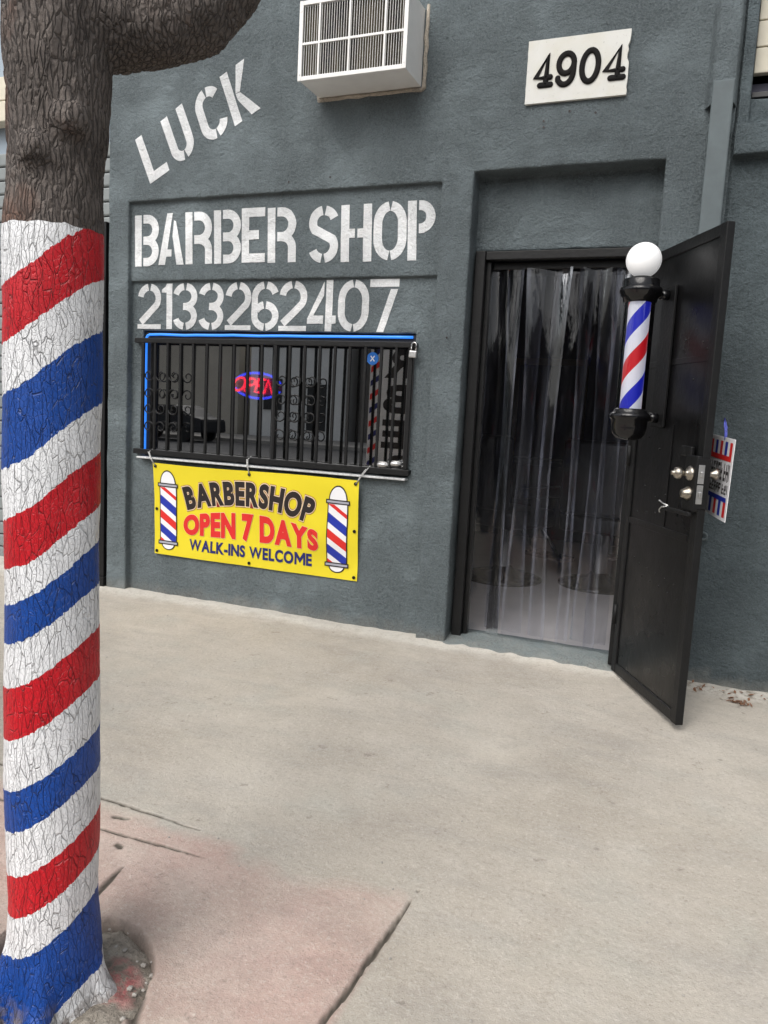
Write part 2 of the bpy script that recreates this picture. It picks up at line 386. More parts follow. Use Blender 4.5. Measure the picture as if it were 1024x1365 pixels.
# pale cement smear at the foot of the wall
wb = t.ramp(t.math('ADD', sx.outputs['Y'], t.math('MULTIPLY', t.math('SUBTRACT', t.noise(v, 9, 5, 0.65), 0.5), 0.30)), [(-0.16+0.5-0.5+0.0, 0), (0.0, 1)]) if False else \
     t.ramp(t.math('ADD', t.math('ADD', sx.outputs['Y'], 0.5), t.math('MULTIPLY', t.math('SUBTRACT', t.noise(v, 9, 5, 0.65), 0.5), 0.26)), [(0.36, 0), (0.47, 0.75)])
k = t.mix(wb, k, (0.56, 0.54, 0.49))
gr = t.math('MULTIPLY', t.ramp(t.noise(v, 26, 5, 0.7), [(0.5, 0), (0.62, 0.8)]), t.ramp(t.math('ADD', sx.outputs['Y'], 0.5), [(0.36, 0), (0.46, 1)]))
gr = t.math('MULTIPLY', gr, t.ramp(t.math('ADD', sx.outputs['X'], 0.5), [(0.15, 0.25), (0.6, 1)]))
k = t.mix(gr, k, (0.22, 0.19, 0.145))
a5 = t.noise(v, 115, 4, 0.7)
k = t.mix(t.ramp(a3, [(0.54, 0), (0.70, 0.32)]), k, (0.60, 0.575, 0.53))
k = t.mix(t.ramp(a3, [(0.28, 0.55), (0.45, 0)]), k, (0.25, 0.225, 0.19))
k = t.mix(t.ramp(a5, [(0.30, 0.5), (0.42, 0)]), k, (0.23, 0.21, 0.18))
k = t.mix(t.ramp(a5, [(0.56, 0), (0.70, 0.38)]), k, (0.66, 0.63, 0.57))
k = t.mix(t.math('MULTIPLY', t.ramp(t.noise(v, 13, 3), [(0.68, 0), (0.72, 0.5)]), t.ramp(a3, [(0.45, 0), (0.55, 1)])), k, (0.17, 0.145, 0.12))
dt = t.n('ShaderNodeAttribute'); dt.attribute_name = 'dirt'
k = t.mix(dt.outputs['Fac'], k, (0.085, 0.075, 0.062))
nb = t.bump(a3, 0.004, 0.8, t.bump(a2, 0.012, 0.5)); nb = t.bump(a4, 0.0018, 0.9, nb)
st_ = t.noise(t.pos((1, 1.4, 1)), 1.7, 7, 0.72, 0.6)
k = t.mix(t.ramp(st_, [(0.36, 0.38), (0.50, 0)]), k, t.mix(1.0, k, (0.74, 0.74, 0.76), 'MULTIPLY'))
k = t.mix(t.ramp(st_, [(0.55, 0), (0.70, 0.35)]), k, (0.58, 0.54, 0.46))
sp_ = t.n('ShaderNodeTexVoronoi', Scale=5.5); t.l(v, sp_.inputs['Vector'])
k = t.mix(t.math('MULTIPLY', t.ramp(sp_.outputs['Distance'], [(0.03, 0.55), (0.07, 0)]), t.ramp(a2, [(0.5, 0), (0.56, 1)])), k, (0.20, 0.18, 0.16))
k = t.mix(1.0, k, (1.05, 1.045, 1.04), 'MULTIPLY')
M['walk'] = t.bsdf(k, 0.92, nb, **{'Specular IOR Level': 0.25})

t = NT('gritty_soil'); v = t.pos()
n1 = t.noise(v, 22, 6, 0.7); n2 = t.noise(v, 90, 5, 0.7)
k = t.mix(t.ramp(n1, [(0.35, 0), (0.65, 1)]), (0.20, 0.175, 0.145), (0.44, 0.40, 0.34))
k = t.mix(t.ramp(n2, [(0.3, 0.7), (0.45, 0)]), k, (0.10, 0.085, 0.07))
k = t.mix(t.ramp(n2, [(0.6, 0), (0.75, 0.6)]), k, (0.58, 0.54, 0.48))
dt = t.n('ShaderNodeAttribute'); dt.attribute_name = 'spill'
k = t.mix(t.math('MULTIPLY', dt.outputs['Fac'], t.ramp(n1, [(0.42, 0), (0.55, 0.85)])), k, (0.42, 0.04, 0.06))
M['soil'] = t.bsdf(k, 0.95, t.bump(n2, 0.008, 0.9, t.bump(n1, 0.02)))

t = NT('leaf_green'); v = t.pos()
oi = t.noise(v, 3, 4)
M['leaf'] = t.bsdf(t.mix(t.ramp(oi, [(0.3, 0), (0.7, 1)]), (0.035, 0.07, 0.018), (0.085, 0.13, 0.035)), 0.5)
M['dryleaf'] = simple('dry_leaf_brown', (0.20, 0.10, 0.055), 0.8, 0, 0.5, 60)

# ------------------------------------------------------------------ camera / light
cam = bpy.data.cameras.new('camera'); camo = bpy.data.objects.new('camera', cam); col.objects.link(camo)
FPX = 1032.948; yaw, pitch, roll = R(-21.868), R(-7.136), R(3.048)
F = Vector((math.sin(yaw)*math.cos(pitch), math.cos(yaw)*math.cos(pitch), math.sin(pitch)))
r0 = Vector((math.cos(yaw), -math.sin(yaw), 0)); u0 = r0.cross(F)
rr = r0*math.cos(roll)+u0*math.sin(roll); uu = -r0*math.sin(roll)+u0*math.cos(roll)
C0 = Vector((0, -4, 1.236))
mw = Matrix((rr, uu, -F)).transposed().to_4x4(); mw.translation = C0
camo.matrix_world = mw
cam.sensor_fit = 'HORIZONTAL'; cam.sensor_width = 36; cam.lens = 36*FPX/1024
cam.clip_start = 0.05; cam.clip_end = 500
scene.camera = camo

SUN_EL, SUN_AZ = 46, 192      # azimuth clockwise from +Y: from the street, left of the shop
w = bpy.data.worlds.new('World'); scene.world = w; w.use_nodes = True
nt = w.node_tree; bg = nt.nodes['Background']
sky = nt.nodes.new('ShaderNodeTexSky'); sky.sky_type = 'NISHITA'; sky.sun_disc = False
sky.sun_elevation = R(SUN_EL); sky.sun_rotation = R(SUN_AZ); sky.air_density = 1.0; sky.dust_density = 4.0
hs = nt.nodes.new('ShaderNodeHueSaturation'); hs.inputs['Saturation'].default_value = 0.30
nt.links.new(sky.outputs[0], hs.inputs['Color']); nt.links.new(hs.outputs[0], bg.inputs[0])
bg.inputs[1].default_value = 0.14
sl = bpy.data.lights.new('sun', 'SUN'); sl.energy = 1.4; sl.angle = R(48); sl.color = (1.0, 0.965, 0.92)
so = bpy.data.objects.new('sun', sl); col.objects.link(so)
d = Vector((math.sin(R(SUN_AZ))*math.cos(R(SUN_EL)), math.cos(R(SUN_AZ))*math.cos(R(SUN_EL)), math.sin(R(SUN_EL))))
so.rotation_euler = d.to_track_quat('Z', 'Y').to_euler()
scene.view_settings.view_transform = 'Standard'; scene.view_settings.look = 'None'
scene.view_settings.exposure = 0.38; scene.view_settings.gamma = 1.0

# ------------------------------------------------------------------ facade
def disp(p):
    """slow unevenness of hand-trowelled stucco, a function of place only"""
    q = Vector(p)
    a = NZ(q*1.3+Vector((3, 1, 7)))*0.005 + NZ(q*4.0)*0.0032 + NZ(q*9.0)*0.0012
    b = NZ(q*6.5+Vector((11, 0, 0)))*0.0035 + NZ(q*15+Vector((1, 0, 0)))*0.0015
    c = NZ(q*6.5+Vector((0, 21, 0)))*0.0035 + NZ(q*15+Vector((4, 0, 0)))*0.0015
    return Vector((b, a, c))

def relief(name, xs, zs, depth, mat, parent, step=0.035, bev=0.010):
    bm = bmesh.new(); nx, nz = len(xs)-1, len(zs)-1
    D = [[depth((xs[i]+xs[i+1])/2, (zs[j]+zs[j+1])/2) for j in range(nz)] for i in range(nx)]
    yv = lambda d: d[1] if isinstance(d, tuple) else d
    for i in range(nx):
        for j in range(nz):
            d = D[i][j]
            if not isinstance(d, tuple):
                quadgrid(bm, ((xs[i], d, zs[j]), (xs[i+1], d, zs[j]), (xs[i+1], d, zs[j+1]), (xs[i], d, zs[j+1])), step)
            if i+1 < nx:
                a, b = yv(d), yv(D[i+1][j])
                if abs(a-b) > 1e-5: quadgrid(bm, ((xs[i+1], a, zs[j]), (xs[i+1], b, zs[j]), (xs[i+1], b, zs[j+1]), (xs[i+1], a, zs[j+1])), step)
            if j+1 < nz:
                a, b = yv(d), yv(D[i][j+1])
                if abs(a-b) > 1e-5: quadgrid(bm, ((xs[i], a, zs[j+1]), (xs[i+1], a, zs[j+1]), (xs[i+1], b, zs[j+1]), (xs[i], b, zs[j+1])), step)
    bmesh.ops.remove_doubles(bm, verts=bm.verts, dist=2e-4)
    bmesh.ops.recalc_face_normals(bm, faces=bm.faces)
    es = [e for e in bm.edges if len(e.link_faces) == 2 and e.calc_face_angle(0) > R(40)]
    bmesh.ops.bevel(bm, geom=es, offset=bev, segments=2, affect='EDGES', clamp_overlap=True, profile=0.6)
    for v in bm.verts: v.co += disp(v.co)
    return finish(name, bm, mat, parent, smooth=True)

def WP(x, z, y):
    """a point measured on the wall plane y=0 moved along the sight line to depth y"""
    k = (4+y)/4
    return Vector((x*k, y, 1.236+(z-1.236)*k))

shop = empty('barber_shop', 'grey blue stucco barber shop with white stencilled lettering, barred window and open black door', 'shop building', (-1.8, 0, 0))
shop_inv = Matrix.Translation((1.8, 0, 0))
def part(o):
    o.matrix_parent_inverse = shop_inv; return o

PL, PR, PF, DR = -3.415, -1.378, -1.208, -0.278
WL, WR, WB, WT = -3.335, -1.497, 0.893, 1.684
xs = [-3.565, PL, WL, WR, PR, PF, DR, 0.0]
zs = [-0.3, 0.0, WB, WT, 1.985, 2.125, 2.458, 2.497, 4.3]
def dep(x, z):
    if PL < x < PR:
        if z > 2.458: return 0.0
        if z > 1.985: return 0.030
        if WL < x < WR and WB < z < WT: return ('h', 0.15)
        return 0.052
    if PF < x < DR and z < 2.497:
        if z > 2.125: return 0.125
        if z < 0: return 0.0
        return ('h', 0.24)
    return 0.0
part(relief('front_wall', xs, zs, dep, M['wall'], shop))

# right-hand bay
xs2 = [0.012, 0.060, 2.6]
zs2 = [-0.3, 2.483, 2.615, 2.735, 4.3]
def dep2(x, z):
    if z < 2.483: return 0.030
    if z < 2.615: return -0.035
    if x > 0.06:
        return ('h', 0.20) if z > 2.735 else 0.03
    return 0.0
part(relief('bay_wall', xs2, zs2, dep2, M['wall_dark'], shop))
bm = bmesh.new(); box(bm, -0.03, 0.03, 0.035, 0.3, -0.3, 4.3); part(finish('wall_joint', bm, M['wall_dark'], shop))
# bay window: dark pane below cream boards
bw = bmesh.new(); box(bw, 0.05, 2.6, 0.19, 0.21, 2.70, 4.3); o = part(finish('bay_window', bw, M['blk_gloss'], shop))
bw = bmesh.new()
for i in range(12):
    z = 2.875+i*0.115
    vs = box(bw, 0.062, 2.6, 0.10, 0.14, z, z+0.110, 0.004)
    for vtx in bw.verts[-24:]:
        pass
o2 = finish('cream_boards', bw, M['fascia'], shop); part(o2)
bw = bmesh.new(); box(bw, 0.062, 2.6, 0.09, 0.15, 2.765, 2.79, 0.003); part(finish('window_bar', bw, M['alu_dark'], shop))

# body of the building: side, roof, back, rooms
bm = bmesh.new()
box(bm, -3.56, -3.50, 0.06, 6.0, -0.3, 4.25)
box(bm, -3.50, 2.6, 5.9, 6.0, -0.3, 4.25)
box(bm, 2.5, 2.6, 0.25, 5.9, -0.3, 4.25)
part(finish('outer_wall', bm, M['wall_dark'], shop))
bm = bmesh.new(); box(bm, -3.56, 2.6, 0.06, 6.0, 4.25, 4.40); part(finish('roof', bm, M['kerb'], shop))
bm = bmesh.new()
box(bm, -3.49, -3.44, 0.16, 4.6, 0.0, 2.8); box(bm, -3.44, 0.10, 4.55, 4.6, 0.0, 2.8); box(bm, 0.10, 0.15, 0.30, 4.6, 0.0, 2.8); box(bm, -3.49, 0.15, 0.16, 4.6, 2.8, 2.85)
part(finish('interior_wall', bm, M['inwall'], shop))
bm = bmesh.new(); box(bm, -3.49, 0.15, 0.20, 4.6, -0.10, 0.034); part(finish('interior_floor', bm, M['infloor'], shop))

# painted doorstep
bm = bmesh.new()
n = 40
rows = []
for (y, z) in ((-0.022, -0.03), (-0.016, 0.004), (0.0, 0.012), (0.10, 0.036), (0.235, 0.040)):
    rows.append([bm.verts.new((PF-0.004+(DR-PF+0.008)*i/n, y+0.010*NZ(Vector((i*0.35, 0, 2)))*(1 if y < 0.02 else 0), z+0.004*NZ(Vector((i*0.2, y*9, 0))))) for i in range(n+1)])
for a, b in zip(rows, rows[1:]):
    for i in range(n): bm.faces.new((a[i], a[i+1], b[i+1], b[i]))
part(finish('doorstep', bm, M['step'], shop, smooth=True))

# door frame
fr = bmesh.new()
box(fr, -1.196, -1.142, 0.085, 0.150, 0.028, 2.120, 0.004)
box(fr, -1.142, -1.118, 0.125, 0.165, 0.040, 2.070, 0.003)
box(fr, -1.142, -0.290, 0.095, 0.150, 2.074, 2.118, 0.004)
box(fr, -0.335, -0.285, 0.02, 0.150, 0.028, 2.073, 0.004)
door_frame = part(finish('door_frame', fr, M['blk'], shop))
# lettering ---------------------------------------------------------
def arc(cx, cy, rx, ry, a0, a1, n=14):
    return [(cx+rx*math.cos(R(a0+(a1-a0)*i/n)), cy+ry*math.sin(R(a0+(a1-a0)*i/n))) for i in range(n+1)]

def stroke_strip(pts, t):
    """list of quads (2D) along a polyline of width t, flat ends, mitred"""
    P = [Vector(pts[0])]
    for p in pts[1:]:
        if (Vector(p)-P[-1]).length > 1e-4: P.append(Vector(p))
    L, Rr = [], []
    for i, p in enumerate(P):
        a = (P[i]-P[i-1]).normalized() if i > 0 else None
        b = (P[i+1]-P[i]).normalized() if i < len(P)-1 else None
        if a is None: a = b
        if b is None: b = a
        na, nb = Vector((-a.y, a.x)), Vector((-b.y, b.x))
        m = (na+nb); m = m.normalized() if m.length > 1e-6 else na
        k = t/2/max(0.35, m.dot(na))
        L.append(p+m*k); Rr.append(p-m*k)
    return L, Rr

def glyph(ch, W, H, t, g):
    """stencil glyph: list of ('s', pts) strokes or ('p', polygon)"""
    h = t/2; S = []
    P = lambda *a: S.append(('p', list(a)))
    A = lambda pts: S.append(('s', pts))
    bar = lambda x: P((x, 0), (x+t, 0), (x+t, H), (x, H))
    if ch in 'BRP':
        bar(0); x0 = t+g; r = (W-h); ym = H*0.50 if ch == 'B' else H*0.47
        if ch == 'P': ym = H*0.45
        ru = (H-h-ym)/2 if ch != 'P' else (H-h-ym-h)/2
        yl = H-h-2*ru
        rx = min(ru, W-h-x0-0.005)
        A([(x0, H-h)]+arc(W-h-rx, H-h-ru, rx, ru, 90, -90)+[(x0, yl)])
        if ch == 'B':
            rl = (yl-h)/2; rx = min(rl, W-h-x0-0.005)
            A([(W-h-rx, yl)]+arc(W-h-rx, h+rl, rx, rl, 72, -90)+[(x0, h)])
        if ch == 'R':
            A([(W-h-rx, yl)]+arc(W-h-rx, yl-ru*0.9, rx, ru*0.9, 70, 0, 8)+[(W-h, 0)])
    elif ch == 'A':
        P((0, 0), (t*1.0, 0), (W*0.55, H), (W*0.33, H))
        P((W*0.30, H*0.16), (W*0.52, H*0.16), (W*0.52, H*0.30), (W*0.34, H*0.30))
        P((W-t, 0), (W, 0), (W*0.68, H*0.84), (W*0.60, H*0.86), (W*0.55, H*0.55))
    elif ch == 'E':
        bar(0); P((t, H-t), (W, H-t), (W, H), (t, H)); P((t, 0), (W, 0), (W, t), (t, t)); P((t, H*0.42), (W*0.74, H*0.42), (W*0.74, H*0.59), (t, H*0.59))
    elif ch == 'S':
        rx = W/2-h; ry = H*0.25-h*0.5; c1 = H-h-ry; c2 = h+ry
        A(arc(W/2, c1, rx, ry, 20, 82, 8))
        A(arc(W/2, c1, rx, ry, 98, 215, 14)+arc(W/2, c2, rx, ry, 35, -82, 14))
        A(arc(W/2, c2, rx, ry, -98, -160, 8))
    elif ch == 'H':
        bar(0); bar(W-t); y0, y1 = H*0.42, H*0.58
        P((t, y0), (W/2-g*0.6, y0), (W/2-g*0.6, y1), (t, y1)); P((W/2+g*0.6, y0), (W-t, y0), (W-t, y1), (W/2+g*0.6, y1))
    elif ch in 'O0':
        rx = W/2-h; ry = min(rx*1.25, H/2-h)
        A([(W/2-g/2, H-h)]+arc(W/2, H-h-ry, rx, ry, 100, 180, 10)+arc(W/2, h+ry, rx, ry, 180, 260, 10)+[(W/2-g/2, h)])
        A([(W/2+g/2, H-h)]+arc(W/2, H-h-ry, rx, ry, 80, 0, 10)+arc(W/2, h+ry, rx, ry, 0, -80, 10)+[(W/2+g/2, h)])
    elif ch == '2':
        rx = W/2-h; ry = rx*1.0
        A(arc(W/2, H-h-ry, rx, ry, 172, 98, 8))
        A(arc(W/2, H-h-ry, rx, ry, 82, -38, 14)+[(W*0.42, H*0.30), (h*1.2, H*0.145)])
        P((0, 0), (W, 0), (W, H*0.10), (0, H*0.10))
    elif ch == '1':
        P((W-t, 0), (W, 0), (W, H), (W-t, H)); P((0, H*0.80), (W-t, H*0.80), (W-t, H), (W*0.35, H*0.93), (0, H*0.87))
    elif ch == '3':
        rx = W/2-h; ry = H*0.25-h*0.5; c1 = H-h-ry; c2 = h+ry
        A(arc(W/2, c1, rx, ry, 168, 98, 8)); A(arc(W/2, c1, rx, ry, 82, -90, 16)+[(W*0.42, c1-ry)])
        A([(W*0.56, c2+ry)]+arc(W/2, c2, rx, ry, 80, -82, 16)); A(arc(W/2, c2, rx, ry, -98, -165, 8))
    elif ch == '6':
        rx = W/2-h; ry = H*0.30-h; yc = h+ry; yt = H-h-rx
        A([(W/2-g/2, h)]+arc(W/2, yc, rx, ry, 260, 180, 8)+arc(W/2, yt, rx, rx, 180, 98, 10))
        A(arc(W/2, yt, rx, rx, 82, 20, 6))
        A([(W/2+g/2, h)]+arc(W/2, yc, rx, ry, -80, 80, 16)+[(W/2+g/2, yc+ry)])
        A(arc(W/2, yc, rx*0.93, ry, 150, 98, 6))
    elif ch == '4':
        x = W-t*1.55
        P((x, 0), (x+t, 0), (x+t, H), (x, H)); P((x+t, H*0.15), (W, H*0.15), (W, H*0.31), (x+t, H*0.31))
        P((0, H*0.15), (x-g, H*0.15), (x-g, H*0.31), (t*0.95, H*0.31), (0, H*0.26))
        P((0.002, H*0.264), (t*0.93, H*0.312), (x-g, H*0.70), (x-g, H*0.97))
    elif ch == '7':
        P((0, H-t), (W, H-t), (W, H), (0, H)); P((W*0.29, 0), (W*0.29+t, 0), (W*0.97, H-t-g), (W*0.97-t, H-t-g))
    elif ch == 'L':
        bar(0); P((t, 0), (W, 0), (W, t), (t, t))
    elif ch == 'U':
        rx = W/2-h
        A([(h, H), (h, h+rx)]+arc(W/2, h+rx, rx, rx, 180, 262, 10))
        A([(W-h, H), (W-h, h+rx)]+arc(W/2, h+rx, rx, rx, 0, -82, 10))
    elif ch == 'C':
        rx = W/2-h
        A(arc(W/2, H-h-rx, rx, rx, 25, 84, 8)); A(arc(W/2, H-h-rx, rx, rx, 96, 180, 10)+arc(W/2, h+rx, rx, rx, 180, 264, 10)); A(arc(W/2, h+rx, rx, rx, -84, -15, 8))
    elif ch == 'K':
        bar(0); P((t+g, H*0.52), (t+g+0.001, H*0.40), (W-t*1.1, 0), (W+t*0.1, 0), (t+g+t*0.55, H*0.50)); P((t+g, H*0.53), (t+g+t*0.56, H*0.51), (W, H), (W-t*1.15, H))
    return S

def lay_glyph(bm, ch, W, H, t, g, mapf, lift=0.0003):
    for idx, (kind, pts) in enumerate(glyph(ch, W, H, t, g)):
        if kind == 's':
            L, Rr = stroke_strip(pts, t)
            a = [bm.verts.new(mapf(*p, idx*lift)) for p in L]; b = [bm.verts.new(mapf(*p, idx*lift)) for p in Rr]
            for i in range(len(a)-1):
                try: bm.faces.new((b[i], b[i+1], a[i+1], a[i]))
                except ValueError: pass
        else:
            bm.faces.new([bm.verts.new(mapf(*p, idx*lift)) for p in pts])

def cut_letters(bm, step=0.03):
    """subdivide so that the paint follows the uneven wall, then move it with the wall"""
    bmesh.ops.triangulate(bm, faces=[f for f in bm.faces if len(f.verts) > 4])
    for _ in range(3):
        es = [e for e in bm.edges if e.calc_length() > step*1.6]
        if not es: break
        bmesh.ops.subdivide_edges(bm, edges=es, cuts=1, use_grid_fill=True)
    for v in bm.verts:
        c = v.co.copy(); q = Vector((c.x, c.y+0.0025, c.z)); dd = disp(q)
        v.co.y += dd.y
        v.co.x += 0.0012*NZ(c*40); v.co.z += 0.0012*NZ(c*40+Vector((5, 5, 5)))
    bmesh.ops.recalc_face_normals(bm, faces=bm.faces)

def text_line(name, chars, y, t, g):
    bm = bmesh.new()
    for ch, xa, xb, z0, z1, sh in chars:
        a = WP(xa, z0, y); b = WP(xb, z1, y); W = b.x-a.x; H = b.z-a.z
        mapf = lambda px, py, l, a=a, sh=sh, H=H: Vector((a.x+px+sh*py/H, y-0.0025-l, a.z+py))
        lay_glyph(bm, ch, W, H, t, g, mapf)
    cut_letters(bm)
    return part(finish(name, bm, M['letter'], shop, smooth=True))

text_line('shop_name_lettering', [
    ('B', -3.358, -3.176, 2.068, 2.374, -.004), ('A', -3.180, -2.995, 2.073, 2.376, 0), ('R', -2.982, -2.792, 2.074, 2.376, -.006), ('B', -2.777, -2.590, 2.072, 2.377, -.008),
    ('E', -2.585, -2.428, 2.074, 2.380, -.008), ('R', -2.409, -2.224, 2.069, 2.374, -.01), ('S', -2.146, -1.960, 2.060, 2.370, -.006), ('H', -1.942, -1.757, 2.062, 2.367, -.012),
    ('O', -1.748, -1.556, 2.066, 2.374, -.01), ('P', -1.548, -1.392, 2.062, 2.370, -.014)], 0.030, 0.051, 0.013)
text_line('phone_number_lettering', [
    ('2', -3.333, -3.155, 1.690, 1.964, 0), ('1', -3.150, -3.072, 1.690, 1.962, 0), ('3', -3.066, -2.890, 1.686, 1.964, 0), ('3', -2.880, -2.702, 1.686, 1.964, 0),
    ('2', -2.689, -2.511, 1.688, 1.965, 0), ('6', -2.508, -2.324, 1.685, 1.966, 0), ('2', -2.323, -2.142, 1.686, 1.967, 0), ('4', -2.137, -1.957, 1.685, 1.967, 0),
    ('0', -1.946, -1.757, 1.684, 1.967, 0), ('7', -1.756, -1.585, 1.684, 1.968, 0)], 0.052, 0.043, 0.012)
# LUCK climbs to the right: each letter on its own slanted base line
bm = bmesh.new()
ex0 = Vector((-2.492+3.248, 2.918-2.554)).normalized()
def luck(ch, x, z, W, H, ang, lean):
    e1 = Vector((math.cos(R(ang)), math.sin(R(ang)))); e2 = Vector((-math.sin(R(lean)), math.cos(R(lean))))
    lay_glyph(bm, ch, W, H, 0.054, 0.012, lambda px, py, l: Vector((x+e1.x*px+e2.x*py, -0.0025-l, z+e1.y*px+e2.y*py)))
luck('L', -3.250, 2.554, 0.158, 0.290, 27, 24)
luck('U', -3.062, 2.640, 0.178, 0.295, 30, 24)
luck('C', -2.846, 2.742, 0.192, 0.300, 28, 23)
luck('K', -2.655, 2.838, 0.182, 0.300, 27, 22)
cut_letters(bm)
part(finish('slanted_lettering', bm, M['letter'], shop, smooth=True))

# window ------------------------------------------------------------
win = bmesh.new()
box(win, WL+.004, WL+.045, 0.075, 0.115, WB+.004, WT-.004, 0.003); box(win, WR-.045, WR-.004, 0.075, 0.115, WB+.004, WT-.004, 0.003)
box(win, WL+.045, WR-.045, 0.077, 0.113, WB+.004, WB+.045, 0.003); box(win, WL+.045, WR-.045, 0.077, 0.113, WT-.045, WT-.004, 0.003)
box(win, -2.400, -2.370, 0.079, 0.111, WB+.045, WT-.045, 0.003)
window = part(finish('window', win, M['alu_dark'], shop))
def sub(name, bm, mat, parent, smooth=False):
    o = finish(name, bm, mat, parent, smooth); o.matrix_parent_inverse = Matrix.Identity(4); return o
pn = bmesh.new(); box(pn, WL+.045, -2.40, 0.093, 0.098, WB+.045, WT-.045); box(pn, -2.37, WR-.045, 0.093, 0.098, WB+.045, WT-.045)
sub('pane', pn, M['glass'], window)
# round sticker
st = bmesh.new(); c = WP(-1.722, 1.541, 0.09)
def disc(bm, cx, y, cz, r, n=24, mi=0, ry=None):
    f = bm.faces.new([bm.verts.new((cx+r*math.cos(2*PI*k/n), y, cz+(ry or r)*math.sin(2*PI*k/n))) for k in range(n)]); f.material_index = mi
disc(st, c.x, 0.0905, c.z, 0.036)
for sgn in (1, -1):
    Lp, Rp = stroke_strip([(c.x-0.012, c.z-0.015*sgn), (c.x+0.012, c.z+0.015*sgn)], 0.006)
    st.faces.new([st.verts.new((p.x, 0.0895-0.0003*sgn, p.y)) for p in (Lp[0], Lp[1], Rp[1], Rp[0])]).material_index = 1
sub('sticker', st, [simple('sticker_blue', (0.02, 0.16, 0.55), 0.4), M['p_white']], window)
sl_ = bmesh.new(); box(sl_, -3.335, -1.495, 0.004, 0.074, 0.880, 0.8915, 0.003)
sub('window_sill', sl_, M['sill'], window)

# grille
YG = 0.022
gb = bmesh.new()
box(gb, -3.335, -1.462, YG-0.008, YG+0.012, 1.602, 1.632, 0.003)
box(gb, -3.335, -1.462, YG-0.008, YG+0.012, 0.911, 0.943, 0.003)
for x in (-3.325, -1.474):
    for z in (1.617, 0.930): box(gb, x-0.012, x+0.012, YG+0.012, 0.066, z-0.012, z+0.012, 0.002)
box(gb, -3.282, -3.262, YG-0.006, YG+0.010, 0.945, 1.602, 0.003); box(gb, -1.500, -1.476, YG-0.006, YG+0.010, 0.945, 1.602, 0.003)
grille = part(finish('window_grille', gb, M['blk'], shop))
BX = [-3.178, -3.083, -2.990, -2.895, -2.797, -2.701, -2.605, -2.510, -2.414, -2.322, -2.229, -2.132, -2.037, -1.944, -1.850, -1.755, -1.662, -1.575]
for i, x in enumerate(BX):
    b = bmesh.new(); tw = random.uniform(-.002, .002); k = 0.0075
    vs = box(b, x-k, x+k, YG-k+.002, YG+k+.002, 0.944, 1.603, 0.0015)
    for v_ in b.verts: v_.co.x += tw*(v_.co.z-1.27)/0.33
    sub('bar', b, M['blk'], grille)
def cscroll(x, z0, z1, w, side):
    """a C: straight stem with an inward curl at each end"""
    pts = []; rcurl = w*0.40
    def spiral(cz, sgn):
        out = []
        for i in range(26):
            a = i/25; r = rcurl*(0.30+0.70*a); th = R(-400+400*a)
            out.append((r*math.cos(th+PI), sgn*r*math.sin(th+PI)*-1, cz))
        return out
    top = [(x+side*(rcurl+p[0]), YG, z1-rcurl+p[1]) for p in spiral(0, 1)]
    bot = [(x+side*(rcurl+p[0]), YG, z0+rcurl-p[1]) for p in spiral(0, 1)]
    mid = [(x+side*0.004, YG, z1-rcurl-(z1-z0-2*rcurl)*k) for k in (0.25, 0.5, 0.75)]
    return top+mid+bot[::-1]
for xs_, sides in (((-3.185, -3.172, -3.075), (-1, 1, 1)), ((-2.318, -2.222, -2.125), (1, 1, 1))):
    for x, sd in zip(xs_, sides):
        for z0, z1 in ((1.250, 1.445), (1.045, 1.240)):
            b = bmesh.new(); tube(b, cscroll(x, z0, z1, 0.098, sd), 0.0042, 6); sub('scroll', b, M['blk'], grille)

KG = (4+YG)/3.98
for o in [grille]+list(grille.children):
    for v_ in o.data.vertices: v_.co.x *= KG; v_.co.z = 1.236+(v_.co.z-1.236)*KG
# security door -----------------------------------------------------
# local frame: x along the leaf from the hinge, y away from the room-side face, z up
ang = math.atan2(-0.887, 0.462)
door = empty('security_door', None, None, (-0.312, 0.0, 0.0)); door.rotation_euler = (0, 0, ang)
door.parent = shop; door.matrix_parent_inverse = shop_inv
DW, DZ0, DZ1 = 0.716, 0.012, 2.050
b = bmesh.new()
box(b, 0.050, DW-0.052, 0.012, 0.030, DZ0+.05, DZ1-.05)
# raised room-side sheets with seams
for z0, z1 in ((DZ0+0.045, 0.788), (0.796, 1.528), (1.536, DZ1-.045)):
    box(b, 0.046, DW-0.050, 0.0045, 0.0118, z0, z1, 0.0015)
box(b, 0.050, DW-0.052, -0.0015, 0.0046, 0.775, 0.806, 0.001); box(b, 0.050, DW-0.052, 0.001, 0.0046, 1.520, 1.546, 0.001); box(b, 0.415, 0.421, 0.0, 0.0046, 0.81, 1.26, 0.001)
rnd_ = random.Random(3)
for (s_, z_) in [(0.20, .60), (.29, .595), (.38, .59), (.47, .585), (.56, .58), (.24, .55), (.33, .545), (.42, .54), (.51, .53), (.60, .52), (.22, .48), (.14, .62), (.66, .72), (.12, .84), (.22, .85), (.32, .86), (.42, .85), (.52, .84), (.60, .83), (.18, .97), (.30, .93), (.40, .95), (.60, 1.60), (.45, 1.62), (.64, 1.57), (.55, 1.45), (.30, 1.15), (.18, 1.2)]:
    r1_ = [b.verts.new((s_+0.0050*math.cos(k*PI/4), 0.0042, z_+0.0050*math.sin(k*PI/4))) for k in range(8)]
    r2_ = [b.verts.new((s_+0.0036*math.cos(k*PI/4), 0.0016, z_+0.0036*math.sin(k*PI/4))) for k in range(8)]
    for k in range(8): b.faces.new((r1_[k], r1_[(k+1) % 8], r2_[(k+1) % 8], r2_[k])).material_index = 1
    b.faces.new(r2_).material_index = 1
dp = finish('door_panel', b, [M['door'], M['blk']], door)
b = bmesh.new()
box(b, 0.0, 0.048, -0.004, 0.040, DZ0, DZ1, 0.004); box(b, DW-0.050, DW, -0.006, 0.028, DZ0, DZ1, 0.004)
